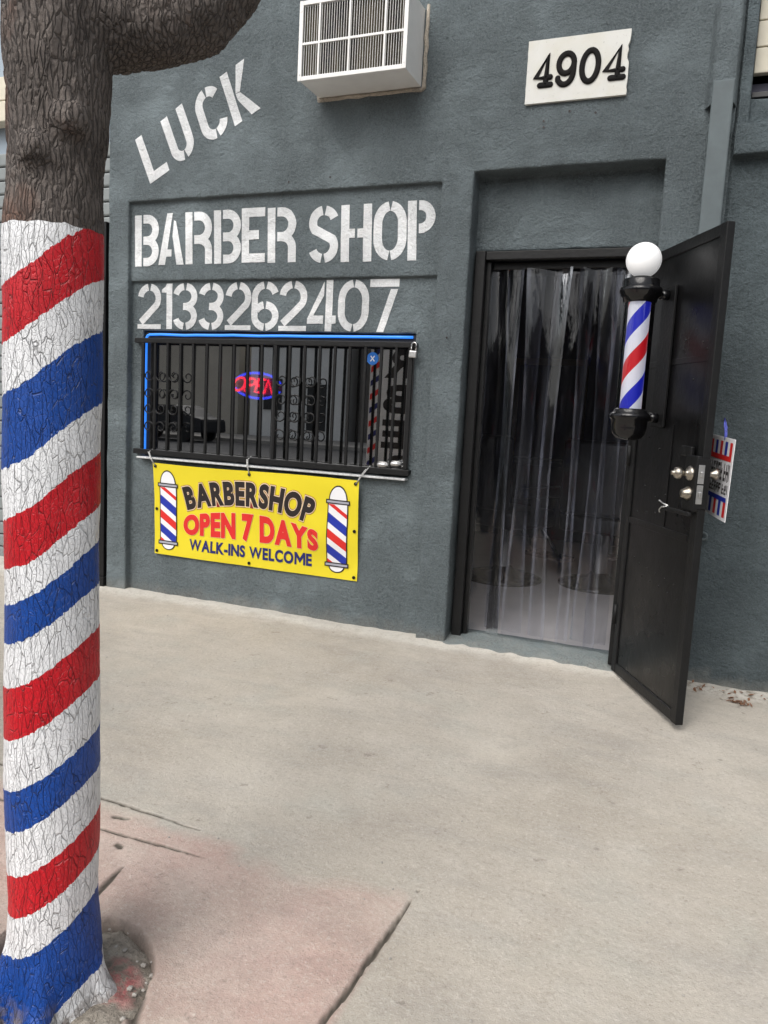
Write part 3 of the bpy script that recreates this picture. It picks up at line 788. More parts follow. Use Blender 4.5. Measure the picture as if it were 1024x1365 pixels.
box(b, 0.048, DW-0.052, -0.003, 0.038, DZ0, DZ0+.048, 0.004); box(b, 0.048, DW-0.052, -0.003, 0.038, DZ1-.048, DZ1, 0.004)
finish('door_edge_frame', b, M['blk'], door)
# lock housing
b = bmesh.new()
box(b, 0.618, DW+0.003, -0.030, -0.0065, 0.912, 1.140, 0.006); box(b, DW+0.0005, DW+0.005, -0.030, 0.030, 0.925, 1.130, 0.002)
box(b, 0.555, 0.650, -0.026, -0.0065, 1.132, 1.175, 0.006)
box(b, 0.46, DW+.002, -0.046, -0.031, 0.893, 0.911, 0.005)
lock = finish('lock_housing', b, M['blk'], door)
for z_ in (1.066, 0.984):
    b = bmesh.new(); box(b, DW+0.0052, DW+0.0072, -0.022, 0.004, z_-0.038, z_+0.038, 0.001); box(b, DW+0.0072, DW+0.016, -0.014, -0.002, z_-0.012, z_+0.012, 0.003); finish('latch_plate', b, M['steel'], lock)
def knob(name, s_, z_, prof):
    b = bmesh.new(); lathe(b, prof, 24)
    for v_ in b.verts: x, y, z = v_.co; v_.co = Vector((s_+x*0.85, -0.030-z*0.85, z_+y*0.85))
    bmesh.ops.recalc_face_normals(b, faces=b.faces); finish(name, b, M['brass'], lock)
knob('door_knob', 0.672, 1.066, [(0.036, 0), (0.036, 0.004), (0.030, 0.012), (0.016, 0.018), (0.012, 0.030), (0.016, 0.040), (0.027, 0.050), (0.030, 0.062), (0.026, 0.074), (0.014, 0.082), (0.010, 0.086), (0.010, 0.094), (0.0, 0.095)])
knob('deadbolt', 0.672, 0.984, [(0.034, 0), (0.034, 0.006), (0.028, 0.016), (0.022, 0.026), (0.020, 0.034), (0.0, 0.036)])
b = bmesh.new(); tube(b, [(0.52, -0.036, 0.914), (0.48, -0.045, 0.922), (0.455, -0.048, 0.930), (0.435, -0.04, 0.926)], 0.0032, 8); tube(b, [(0.52, -0.04, 0.912), (0.49, -0.052, 0.905), (0.478, -0.055, 0.893), (0.478, -0.052, 0.880)], 0.0030, 8)
finish('latch_wire', b, M['steel'], lock)
b = bmesh.new(); lathe(b, [(0.026, 0), (0.026, 0.008), (0.012, 0.014), (0.012, 0.030), (0.024, 0.042), (0.026, 0.052), (0.018, 0.062), (0, 0.064)], 20)
for v_ in b.verts: x, y, z = v_.co; v_.co = Vector((0.672+x, 0.028+z, 1.066+y))
bmesh.ops.recalc_face_normals(b, faces=b.faces); finish('outer_knob', b, M['brass'], lock)
for z_ in (0.25, 1.05, 1.80):
    b = bmesh.new(); tube(b, [(-0.004, -0.006, z_), (-0.004, -0.006, z_+.10)], 0.010, 10); finish('hinge', b, M['blk'], door)

# rain pipe
b = bmesh.new(); box(b, -0.104, -0.012, -0.060, 0.02, 0.02, 2.80, 0.006)
pipe = part(finish('rain_pipe', b, M['downpipe'], shop))
b = bmesh.new()
quadgrid(b, ((-0.105, -0.056, 2.70), (-0.011, -0.056, 2.70), (-0.011, -0.012, 3.5), (-0.105, -0.004, 3.5)), 0.03)
quadgrid(b, ((-0.135, 0.010, 2.70), (-0.105, -0.056, 2.70), (-0.105, -0.004, 3.5), (-0.135, 0.010, 3.5)), 0.03)
quadgrid(b, ((-0.011, -0.056, 2.70), (0.004, 0.02, 2.70), (0.004, 0.02, 3.5), (-0.011, -0.012, 3.5)), 0.03)
bmesh.ops.remove_doubles(b, verts=b.verts, dist=1e-4); bmesh.ops.recalc_face_normals(b, faces=b.faces)
for v_ in b.verts: v_.co += disp(v_.co)*0.8
part(finish('pipe_casing', b, M['wall'], shop, smooth=True))

# ------------------------------------------------------------------ strip curtain
cur = empty('strip_curtain', 'clear plastic strip curtain hanging in the shop doorway', 'curtain', (-0.73, 0.17, 0.04))
cinv = Matrix.Translation((0.73, -0.17, -0.04))
b = bmesh.new(); box(b, -1.115, -0.34, 0.160, 0.180, 2.035, 2.072, 0.003)
o = finish('curtain_rail', b, M['blk'], cur); o.matrix_parent_inverse = cinv
xs_ = [-1.135, -1.050, -0.93, -0.795, -0.655, -0.56, -0.475]
for i, x in enumerate(xs_):
    wd = (0.19, 0.21, 0.24, 0.22, 0.21, 0.19, 0.15)[i]; sd = i*13.7; nU, nV = 26, 60; b = bmesh.new(); V = []; edge_ = []
    yb = 0.176+0.022*(i % 2)
    for j in range(nV+1):
        vv = j/nV; z = 2.040-(2.040-0.050)*vv; row = []
        for k in range(nU+1):
            uu_ = k/nU
            curl = 0.045*(uu_-0.5)**2*4*(1 if i % 2 else -1)*(0.30+0.70*math.sin(vv*(1.4+0.5*(i % 3))+i*0.9))
            wob_ = 0.024*NZ(Vector((uu_*1.3+sd, vv*1.1, 0.3)))+0.006*NZ(Vector((uu_*3+sd, vv*5, 1.7)))
            bun = 0.012*math.sin(uu_*9+i)*max(0, 1-vv*4)
            sway = 0.045*NZ(Vector((sd, vv*1.5, 5)))*vv*(0 if i == 0 else 1) + (0.022*((i*2) % 3-1))*vv*(0 if i == 0 else 1)
            narrow = 1-0.26*math.sin(min(1, vv*1.1)*PI)*(0.3+0.7*((i*7) % 3)/2)
            row.append(b.verts.new((x+wd/2+(uu_-0.5)*wd*narrow+sway*0.6, yb+curl*0.8+wob_+bun, z+0.010*NZ(Vector((uu_*3, sd, 0)))*vv+0.02*(i % 2)*vv)))
            edge_.append(abs(uu_-0.5)*2)
        V.append(row)
    for j in range(nV):
        for k in range(nU): b.faces.new((V[j][k], V[j][k+1], V[j+1][k+1], V[j+1][k]))
    o = finish('curtain_strip', b, M['pvc'], cur, smooth=True); o.matrix_parent_inverse = cinv
    ea = o.data.attributes.new('edge', 'FLOAT', 'POINT'); ea.data.foreach_set('value', edge_)

# ------------------------------------------------------------------ things inside
def barber_chair(name, x, y, rz, label):
    c = empty(name, label, 'barber chair', (x, y, 0.034), rz, 'barber chairs inside the shop')
    b = bmesh.new(); lathe(b, [(0.0, 0.0), (0.30, 0.0), (0.30, 0.02), (0.24, 0.045), (0.09, 0.07), (0.07, 0.10), (0.0, 0.10)], 32); finish('base', b, M['blk_gloss'], c)
    b = bmesh.new(); lathe(b, [(0.055, 0.09), (0.055, 0.40), (0.09, 0.42)], 20); finish('column', b, M['chrome'], c)
    b = bmesh.new(); box(b, -0.27, 0.27, -0.27, 0.25, 0.42, 0.56, 0.04, seg=3); finish('seat', b, M['leather'], c, True)
    b = bmesh.new(); box(b, -0.25, 0.25, 0.22, 0.34, 0.56, 1.10, 0.04, seg=3); finish('backrest', b, M['leather'], c, True)
    for s_ in (-1, 1):
        b = bmesh.new(); box(b, s_*0.31-.035, s_*0.31+.035, -0.24, 0.26, 0.66, 0.74, 0.02); box(b, s_*0.31-.02, s_*0.31+.02, 0.0, 0.06, 0.46, 0.66); finish('armrest', b, M['leather'], c)
    b = bmesh.new(); box(b, -0.20, 0.20, -0.62, -0.46, 0.12, 0.16, 0.01); tube(b, [(0.12, -0.27, 0.42), (0.12, -0.5, 0.16)], 0.015); tube(b, [(-0.12, -0.27, 0.42), (-0.12, -0.5, 0.16)], 0.015); finish('footrest', b, M['chrome'], c)
    return c
barber_chair('barber_chair', -1.32, 1.80, R(150), 'dark barber chair behind the left half of the strip curtain')
barber_chair('barber_chair', -0.62, 1.98, R(170), 'dark barber chair behind the right half of the strip curtain, next to the door hinge')
mr = empty('wall_mirror', 'pale framed mirror dimly seen on the back wall through the curtain', 'mirror', (-1.56, 4.54, 1.1))
minv = Matrix.Translation((1.56, -4.54, -1.1))
b = bmesh.new(); box(b, -1.95, -1.90, 4.49, 4.54, 0.7, 1.93, 0.005); box(b, -1.22, -1.17, 4.49, 4.54, 0.7, 1.93, 0.005); box(b, -1.90, -1.22, 4.492, 4.538, 1.86, 1.93, 0.005); box(b, -1.90, -1.22, 4.492, 4.538, 0.7, 0.76, 0.005)
o = finish('frame', b, M['wood'], mr); o.matrix_parent_inverse = minv
b = bmesh.new(); box(b, -1.90, -1.22, 4.51, 4.53, 0.76, 1.86); o = finish('mirror_glass', b, simple('dark_mirror', (0.10, 0.10, 0.11), 0.5, 0.6), mr); o.matrix_parent_inverse = minv
b = bmesh.new(); box(b, -2.6, -0.3, 4.05, 4.53, 0.80, 0.86, 0.01); box(b, -2.55, -0.35, 4.10, 4.50, 0.035, 0.80)
tag(finish('counter', b, M['leather']), 'dark counter along the back wall below the framed mirror', 'counter')

# neon sign ---------------------------------------------------------
nc = Vector((-2.535, 0.135, 1.372))
neon = empty('neon_sign', 'oval red and blue lit OPEN sign hanging behind the barred window', 'neon sign', nc)
neon.rotation_euler = (0, R(2.5), 0)
a_, b_ = 0.170, 0.078
for a0, a1 in ((22, 158), (200, 338)):
    b = bmesh.new(); tube(b, [(x, 0, z) for x, z in arc(0, 0, a_*0.98, b_*0.98, a0, a1, 20)], 0.0075, 8, rnd=True); finish('blue_tube', b, M['neon_blue'], neon)
def neon_letter(paths):
    b = bmesh.new()
    for p in paths: tube(b, [(x*1.07-0.008, -0.006, z) for x, z in p], 0.0078, 8, rnd=True)
    finish('red_letter', b, M['neon_red'], neon)
sk = lambda pts: [(x+0.28*z, z) for x, z in pts]
hh_ = 0.040
neon_letter([sk(arc(-0.110, 0, 0.036, hh_, 60, 420, 24))])
neon_letter([sk([(-0.058, -hh_), (-0.058, hh_)]), sk([(-0.058, hh_), (-0.03, hh_)]+arc(-0.030, hh_/2, 0.017, hh_/2, 90, -90, 10)+[(-0.058, 0)])])
neon_letter([sk([(0.048, hh_), (0.004, hh_), (0.004, -hh_), (0.048, -hh_)]), sk([(0.004, 0), (0.038, 0)])])
neon_letter([sk([(0.068, -hh_), (0.068, hh_), (0.118, -hh_), (0.118, hh_)])])
b = bmesh.new()
pts = arc(0, 0, a_, b_, 0, 360, 40)[:-1]
for yy in (0.012, 0.016): pass
f0 = [b.verts.new((x, 0.012, z)) for x, z in pts]; f1 = [b.verts.new((x, 0.017, z)) for x, z in pts]
b.faces.new(f0[::-1]); b.faces.new(f1)
for i in range(len(pts)): b.faces.new((f0[i], f0[(i+1) % 40], f1[(i+1) % 40], f1[i]))
finish('backing', b, simple('smoky_backing', (0.16, 0.16, 0.18), 0.4), neon)
b = bmesh.new(); tube(b, [(-0.10, 0.014, 0.062), (0.01, 0.02, 0.245)], 0.0022, 6); tube(b, [(0.10, 0.014, 0.062), (0.01, 0.02, 0.245)], 0.0022, 6); finish('hanging_cord', b, M['rope'], neon)
b = bmesh.new(); tube(b, [(0.022, 0.012, -0.076), (0.030, 0.010, -0.25), (0.044, 0.006, -0.44)], 0.0032, 6); finish('power_cord', b, M['rope'], neon)

# LED tube
b = bmesh.new()
pts = [(-3.312, 0.058, 0.905)]+[(-3.312+0.003*NZ(Vector((0, 0, k*0.3))), 0.058, 0.905+0.735*k/14) for k in range(1, 14)]
pts += [(-3.309, 0.058, 1.645), (-3.300, 0.058, 1.656)]
pts += [(-3.288+1.775*k/20, 0.058, 1.661+0.004*NZ(Vector((k*0.5, 0, 0)))+0.004*k/20) for k in range(21)]
tube(b, pts, 0.0075, 8)
o = finish('light_tube', b, M['led'])
tag(o, 'bright blue lit tube running along the top and left edge of the barred window', 'light strip')

# padlocks
def padlock(name, loc, rot, label, s=1.0):
    p = empty(name, label, 'padlock', loc); p.rotation_euler = rot; p.scale = (s, s, s)
    b = bmesh.new(); box(b, -0.022, 0.022, -0.010, 0.010, -0.038, 0.0, 0.005, seg=3); finish('body', b, M['steel'], p, False)
    b = bmesh.new(); tube(b, [(-0.014, 0, -0.004), (-0.014, 0, 0.028)]+[(x, 0, z) for x, z in arc(0, 0.028, 0.014, 0.016, 180, 0, 10)]+[(0.014, 0, -0.004)], 0.0042, 8); finish('shackle', b, M['chrome'], p)
c = WP(-1.484, 1.588, 0.004)
padlock('padlock', c, (0, R(4), 0), 'closed silver padlock on the top rail of the window bars', 1.0)
def lump(name, loc, label, n_):
    p = empty(name, label, 'padlock', loc, 0, 'round locks on the bottom window rail'); rn = random.Random(n_)
    b = bmesh.new(); lathe(b, [(0, -0.034), (0.013, -0.032), (0.019, -0.022), (0.019, 0.010), (0.016, 0.020), (0.011, 0.024), (0.011, 0.034), (0, 0.035)], 16)
    for v_ in b.verts: x, y, z = v_.co; v_.co = Vector((z, y, x*0.9))
    bmesh.ops.recalc_face_normals(b, faces=b.faces); finish('body', b, M['steel'], p)
    b = bmesh.new(); tube(b, [(0.03, 0, 0.006)]+[(0.045+x, 0, z) for x, z in arc(0, 0, 0.012, 0.012, 90, -90, 8)]+[(0.03, 0, -0.008)], 0.0038, 8); finish('shackle', b, M['chrome'], p)
lump('round_padlock', (-1.640, 0.030, 0.958), 'lone round silver lock lying on the bottom rail of the window bars', 1)
lump('round_padlock', (-1.565, 0.034, 0.968), 'rounded silver lock on the bottom rail, nearest the right end of the window', 2)

# ------------------------------------------------------------------ banner
BW0, BW1, BZ0, BZ1 = -3.176, -1.752, 0.279, 0.862
def bmap(x, z, lay=0.0):
    u = (x-BW0)/(BW1-BW0); v_ = (BZ1-z)/(BZ1-BZ0)
    y = 0.004+0.034*v_ + 0.010*math.sin(u*5.2+0.6)*math.sin(min(1, v_*1.2)*PI) + 0.012*NZ(Vector((u*3.2+v_*1.7, v_*2.4-u*0.8, 4.2)))*(0.3+v_)
    y += 0.006*math.sin((u*3-v_*2.2)*4)*math.exp(-((u-0.80)/0.16)**2-((v_-0.35)/0.3)**2)*0.9
    zz = z-0.004*math.sin(u*PI*2)*(1-v_)
    zz = 1.236+(zz-1.236)*1.009; x *= 1.009
    return Vector((x, min(y, 0.044)-(0.0016+lay*0.0009 if lay > 0 else 0), zz))
ban = empty('shop_banner', 'yellow vinyl banner reading BARBERSHOP OPEN 7 DAYS WALK-INS WELCOME tied below the window', 'banner', (-2.464, -0.02, 0.28))
binv = Matrix.Translation((2.464, 0.02, -0.28))
def bfin(name, bm, mats, smooth=True):
    o = finish(name, bm, mats, ban, smooth); o.matrix_parent_inverse = binv; return o
b = bmesh.new(); nu, nv = 90, 40
V = [[b.verts.new(bmap(BW0+(BW1-BW0)*i/nu, BZ0+(BZ1-BZ0)*j/nv)) for i in range(nu+1)] for j in range(nv+1)]
for j in range(nv):
    for i in range(nu): b.faces.new((V[j][i], V[j][i+1], V[j+1][i+1], V[j+1][i]))
vin = bfin('vinyl_sheet', b, M['yellow'])

def text_mesh(body, offset, res=5):
    """unit-height text outline faces from the built-in font, as list of polygons in [0,W]x[0,1] plus W"""
    if body == 'M':
        t_ = 0.125+1.2*offset; W_ = 0.86+1.0*offset; o_ = offset; H_ = 0.70+o_
        q_ = [(0, -o_), (t_, -o_), (t_, H_), (0, H_), (W_-t_, -o_), (W_, -o_), (W_, H_), (W_-t_, H_)]
        hv = 0.27+o_; bo = 0.12-o_
        q_ += [(t_, H_-hv), (W_/2, bo), (W_/2, bo+hv), (t_, H_), (W_-t_, H_-hv), (W_-t_, H_)]
        return q_, [[0, 1, 2, 3], [4, 5, 6, 7], [8, 9, 10, 11], [9, 12, 13, 10]]
    cu = bpy.data.curves.new('txt', 'FONT'); cu.body = body; cu.size = 1.0; cu.offset = offset; cu.resolution_u = res; cu.fill_mode = 'FRONT'
    ob = bpy.data.objects.new('txt', cu); col.objects.link(ob)
    bpy.context.view_layer.update()
    me = bpy.data.meshes.new_from_object(ob.evaluated_get(bpy.context.evaluated_depsgraph_get()))
    vs = [(v_.co.x, v_.co.y) for v_ in me.vertices]; fs = [list(p.vertices) for p in me.polygons]
    bpy.data.objects.remove(ob); bpy.data.curves.remove(cu); bpy.data.meshes.remove(me)
    return vs, fs
def put_text(bm, vs, fs, f, maxlen=0.03, cut=None):
    tmp = bmesh.new(); new = [tmp.verts.new((p[0], p[1], 0)) for p in vs]
    for q in fs:
        try: tmp.faces.new([new[i] for i in q])
        except ValueError: pass
    if cut:
        bmesh.ops.triangulate(tmp, faces=tmp.faces[:])
        for _ in range(4):
            es = [e for e in tmp.edges if e.calc_length() > cut]
            if not es: break
            bmesh.ops.subdivide_edges(tmp, edges=es, cuts=1); bmesh.ops.triangulate(tmp, faces=[q for q in tmp.faces if len(q.verts) > 3])
    tmp.verts.index_update(); mp = [bm.verts.new(f(v_.co.x, v_.co.y)) for v_ in tmp.verts]
    for q in tmp.faces:
        try: bm.faces.new([mp[v_.index] for v_ in q.verts])
        except ValueError: pass
    tmp.free()

def letters(body, offsets, place, sp=None):
    """place(x, y, k): x in 0..1 along the word, y in 0..1 height; one mesh per offset"""
    # lay letter by letter for even, tight spacing
    info = []
    for ch in body:
        if ch == ' ': info.append(None); continue
        vs, fs = text_mesh(ch, 0.0)
        info.append((min(p[0] for p in vs), max(p[0] for p in vs), min(p[1] for p in vs), max(p[1] for p in vs)))
    cap = max(i[3] for i in info if i); x = 0; pos_ = []
    for i in info:
        if i is None: pos_.append(None); x += 0.30; continue
        pos_.append(x-i[0]); x += (i[1]-i[0])+(sp or 0.10)
    tot = x-(sp or 0.10); out = []
    for off, mat_ in offsets:
        bm = bmesh.new()
        for ch, p_ in zip(body, pos_):
            if p_ is None: continue
            vs, fs = text_mesh(ch, off*(0.6 if ch == 'W' and off < 0.05 else 1))
            put_text(bm, vs, fs, lambda X, Y_: place((X+p_)/tot, Y_/cap, len(out)), cut=0.28)
        out.append((bm, mat_))
    return out
# arched BARBERSHOP
Rarc, xc, zb = 1.50, -2.487, 0.657
def arch(u, v_, lay):
    a = (u-0.5)*0.868/Rarc; r = Rarc+0.130*v_
    return bmap(xc+r*math.sin(a), zb-Rarc+r*math.cos(a)+0.0, 1+lay*1.0)
def shift(k): return lambda u, v_, l: arch(u, v_, l)
i_ = 0
for bm_, mt in letters('BARBERSHOP', [(0.094, M['p_maroon']), (0.080, M['p_pink']), (0.052, M['p_black'])], lambda u, v_, l: arch(u, v_, l), 0.155):
    bfin('arched_lettering', bm_, mt)
def mid_(u, v_, lay):
    t_ = (u-0.5)*2; zt = 0.592-0.052*t_*t_; z0_ = 0.448-0.012*t_*t_
    return bmap(-2.475+(u-0.5)*0.935, z0_+(zt-z0_)*v_, 1+lay)
for bm_, mt in letters('OPEN 7 DAYS', [(0.068, M['p_pink']), (0.058, M['p_red'])], mid_, 0.15): bfin('red_lettering', bm_, mt)
for bm_, mt in letters('WALK-INS WELCOME', [(0.040, M['p_navy'])], lambda u, v_, l: bmap(-2.474+(u-0.5)*0.855, 0.335+0.068*v_, 1), 0.14): bfin('navy_lettering', bm_, mt)

# printed poles
def banner_pole(x0, dx):
    W_b, zt, zb_ = 0.124, 0.822, 0.316
    mats = [M['p_black'], M['p_white'], M['p_red'], M['p_blue'], M['p_grey']]
    b = bmesh.new(); lean = dx
    def X(x, z): return x0+x+lean*(z-0.57)
    def poly(pts, lay, mi):
        f = b.faces.new([b.verts.new(bmap(X(p[0], p[1]), p[1], lay)) for p in pts]); f.material_index = mi
    def dome(cz, r, h, lay, mi, up=1): poly(arc(0, cz, r, h, 0 if up > 0 else 180, 180 if up > 0 else 360, 18), lay, mi)
    dome(0.735, 0.060, 0.088, 1, 0); dome(0.735, 0.053, 0.080, 2, 1)
    dome(0.352, 0.052, 0.040, 1, 0, -1); dome(0.352, 0.044, 0.033, 2, 1, -1)
    def gridp(w_, a, c_, lay, mi, nz_=16):
        for i in range(4):
            for j in range(nz_):
                xa, xb = -w_+2*w_*i/4, -w_+2*w_*(i+1)/4; za, zb2 = a+(c_-a)*j/nz_, a+(c_-a)*(j+1)/nz_
                poly([(xa, za), (xb, za), (xb, zb2), (xa, zb2)], lay, mi)
    w2 = 0.066; gridp(w2, 0.35, 0.74, 1.4, 0)
    w1 = 0.059; gridp(w1, 0.37, 0.715, 2.4, 1)
    z0, z1 = 0.372, 0.713; tilt = -0.075
    # stripes from the top, falling to the right
    edges = [(0.035, 2), (0.085-0.012, 1), (0.125, 3), (0.0, 1)]
    bands = [(0.715+0.02, 0.66+0.05, 2), (0.645+0.02, 0.590+0.02, 3), (0.552+0.02, 0.500+0.02, 2), (0.462+0.02, 0.408+0.02, 3), (0.372+0.022, 0.30, 2)]
    for a, c_, mi in bands:
        ptsT = []
        n_ = 10
        top = [(-w1+2*w1*i/n_, min(z1, max(z0, a+tilt*(i/n_)))) for i in range(n_+1)]
        bot = [(-w1+2*w1*i/n_, min(z1, max(z0, c_+tilt*(i/n_)))) for i in range(n_+1)]
        for i in range(n_):
            if top[i][1]-bot[i][1] < 1e-4 and top[i+1][1]-bot[i+1][1] < 1e-4: continue
            q = [bot[i], bot[i+1], top[i+1], top[i]]
            uq = []
            for p in q:
                if p not in uq: uq.append(p)
            if len(uq) > 2: poly(uq, 3.2, mi)
    for zc in (0.728, 0.360):
        poly([(-0.076, zc-0.013), (0.076, zc-0.013), (0.076, zc+0.013), (-0.076, zc+0.013)], 4, 0)
        poly([(-0.069, zc-0.006), (0.069, zc-0.006), (0.069, zc+0.006), (-0.069, zc+0.006)], 5, 4)
    bfin('printed_pole', b, mats)
banner_pole(-3.066, 0.0); banner_pole(-1.880, 0.02)
for gx, gz in ((BW0+.02, BZ1-.02), (-2.47, BZ1-.02), (BW1-.02, BZ1-.02), (BW0+.02, BZ0+.02), (-2.47, BZ0+.02), (BW1-.02, BZ0+.02), (BW1-.02, 0.57), (BW0+.02, 0.57)):
    b = bmesh.new(); p = bmap(gx, gz, 2.0)
    tube(b, [p+Vector((0.008*math.cos(2*PI*k/14), -0.0005, 0.008*math.sin(2*PI*k/14))) for k in range(14)], 0.0025, 6, closed=True)
    b.faces.new([b.verts.new(p+Vector((0.007*math.cos(2*PI*k/14), 0.0, 0.007*math.sin(2*PI*k/14)))) for k in range(14)][::-1])
    bfin('eyelet', b, M['blk'])
for gx, top in ((BW0+.02, (-3.235, 0.005, 0.925)), (-2.47, (-2.505, 0.004, 0.928)), (BW1-.02, (-1.722, 0.004, 0.928))):
    b = bmesh.new(); p = bmap(gx, BZ1-.02, 2); q = Vector(top)
    tube(b, [p, p.lerp(q, 0.5)+Vector((0.004, -0.012, 0)), q, q+Vector((0.004, 0.03, 0.018))], 0.0028, 6)
    tube(b, [p+Vector((0.003, 0.002, 0)), p.lerp(q, 0.5)+Vector((-0.006, -0.006, 0)), q+Vector((-0.008, 0.0, 0))], 0.0028, 6)
    bfin('tie_cord', b, M['rope'])

# ------------------------------------------------------------------ air conditioner
ac = empty('air_conditioner', 'white window air conditioner jutting from the wall above the lettering', 'air conditioner', (-1.815, 0, 2.93))
ainv = Matrix.Translation((1.815, 0, -2.93))
AX0, AX1, AZ0, AZ1, AY = -2.122, -1.518, 2.932, 3.32, -0.245
def afin(name, bm, mat, sm=False):
    o = finish(name, bm, mat, ac, sm); o.matrix_parent_inverse = ainv; return o
b = bmesh.new()
box(b, AX0+.006, AX0+.010, AY+.012, 0.01, AZ0+.006, AZ1-.006); box(b, AX1-.010, AX1-.006, AY+.012, 0.01, AZ0+.006, AZ1-.006, 0.001)
box(b, AX0+.010, AX1-.010, AY+.012, 0.01, AZ0+.006, AZ0+.012); box(b, AX0+.010, AX1-.010, AY+.012, 0.01, AZ1-.012, AZ1-.006)
afin('housing', b, M['white_metal'])
b = bmesh.new()
box(b, AX0, AX0+.022, AY, AY+.011, AZ0, AZ1, 0.002); box(b, AX1-.022, AX1, AY, AY+.011, AZ0, AZ1, 0.002)
box(b, AX0+.022, AX1-.022, AY+.0005, AY+.011, AZ0, AZ0+.022, 0.002); box(b, AX0+.022, AX1-.022, AY+.0005, AY+.011, AZ1-.022, AZ1, 0.002)
for x in (-2.005, -1.835, -1.640): box(b, x-.005, x+.005, AY+.001, AY+.010, AZ0+.022, AZ1-.022, 0.001)
box(b, AX0+.022, AX1-.022, AY+.002, AY+.009, 3.106, 3.118, 0.001)
afin('front_frame', b, M['white_metal'])
b = bmesh.new(); n_ = 40
for i in range(n_):
    x = AX0+.024+(AX1-AX0-.048)*(i+.5)/n_; box(b, x-.0009, x+.0009, AY+.006, AY+.009, AZ0+.020, AZ1-.020)
afin('grille_slats', b, M['white_metal'])
b = bmesh.new(); box(b, AX0+.02, AX1-.02, AY+.035, AY+.05, AZ0+.015, AZ1-.015)
for i in range(90):
    x = AX0+.022+(AX1-AX0-.044)*i/89; box(b, x-.0008, x+.0008, AY+.028, AY+.035, AZ0+.016, AZ1-.016)
afin('condenser_coil', b, M['coil'])
for x, z in ((AX0+.011, AZ0+.03), (AX0+.011, AZ1-.05), (AX1-.011, AZ0+.03), (AX1-.011, AZ1-.05)):
    b = bmesh.new(); box(b, x-.004, x+.004, AY-.002, AY, z-.004, z+.004, 0.001); afin('screw', b, M['steel'])
b = bmesh.new()
# rough collar of patching plaster
def collar(pts, r):
    tube(b, pts, r, 8)
lst = [(AX0-.004, 0.0, AZ1+.02)]+[(AX0-.004, 0, AZ1-.05-k*0.05) for k in range(7)]+[(AX0+.002+k*0.06, 0, AZ0-.004) for k in range(11)]+[(AX1+.012, 0, AZ0+.0+k*.05) for k in range(9)]
collar(lst, 0.011)
for v_ in b.verts: v_.co += Vector((NZ(v_.co*30), NZ(v_.co*30+Vector((3, 0, 0))), NZ(v_.co*30+Vector((0, 3, 0)))))*0.008
afin('plaster_collar', b, M['caulk'], True)

# ------------------------------------------------------------------ number plate
pq = empty('number_plate', 'worn cream enamel plate with dark digits 4904 above the doorway', 'house number', (-0.722, 0, 2.93))
pinv = Matrix.Translation((0.722, 0, -2.93))
b = bmesh.new()
px0, px1, pz0, pz1 = -0.966, -0.484, 2.794, 3.086
outl = []
nE = 16
for i in range(nE): outl.append((px0+(px1-px0)*i/nE, pz1+0.0015*NZ(Vector((i, 0, 0)))))
for i in range(nE): outl.append((px1+0.006*NZ(Vector((i*0.9, 5, 0)))-(0.008 if 3 < i < 8 else 0), pz1+(pz0-pz1)*i/nE))
for i in range(nE): outl.append((px1+(px0-px1)*i/nE, pz0+0.0015*NZ(Vector((i, 9, 0)))))
for i in range(nE): outl.append((px0+0.002*NZ(Vector((i*0.8, 15, 0))), pz0+(pz1-pz0)*i/nE))
fa = [b.verts.new((x, -0.016, z)) for x, z in outl]; fb = [b.verts.new((x, 0.004, z)) for x, z in outl]
b.faces.new(fa); b.faces.new(fb[::-1])
for i in range(len(outl)): b.faces.new((fa[i], fb[i], fb[(i+1) % len(outl)], fa[(i+1) % len(outl)]))
bmesh.ops.recalc_face_normals(b, faces=b.faces)
o = finish('plate', b, M['plaque'], pq); o.matrix_parent_inverse = pinv
def digit(paths, x0, z0, W_, H_):
    b = bmesh.new()
    for p in paths: tube(b, [(x0+W_*x+0.006*(z-0.5), -0.019, z0+H_*z) for x, z in p], 0.0138, 10, rnd=True)
    for v_ in b.verts: v_.co.y = -0.019+(v_.co.y+0.019)*0.45
    o = finish('digit', b, M['digit'], pq); o.matrix_parent_inverse = pinv
four = [[(0.92, 0.27), (0.05, 0.27), (0.68, 1.0), (0.68, 0.02)], [(0.35, 0.02), (0.98, 0.02)]]
nine = [arc(0.50, 0.68, 0.42, 0.32, -8, 352, 26), [(0.92, 0.66), (0.92, 0.42)]+arc(0.48, 0.36, 0.44, 0.36, 0, -120, 14)+[(0.10, 0.16), (0.10, 0.22)]]
zero = [arc(0.5, 0.5, 0.44, 0.5, 0, 360, 30)]
digit(four, -0.923, 2.872, 0.082, 0.138); digit(nine, -0.818, 2.868, 0.086, 0.140); digit(zero, -0.704, 2.870, 0.086, 0.140); digit(four, -0.592, 2.871, 0.092, 0.138)

# ------------------------------------------------------------------ barber pole on the door
e_ = Vector((0.462, -0.887, 0)); n_v = Vector((-0.887, -0.462, 0)); h_ = Vector((-0.312, 0, 0))
pc_ = h_+e_*0.277+n_v*0.142
bp = empty('barber_pole', 'lit barber pole with white globe and red, white, blue spiral on the black door', 'barber pole', (pc_.x, pc_.y, 1.18), ang)
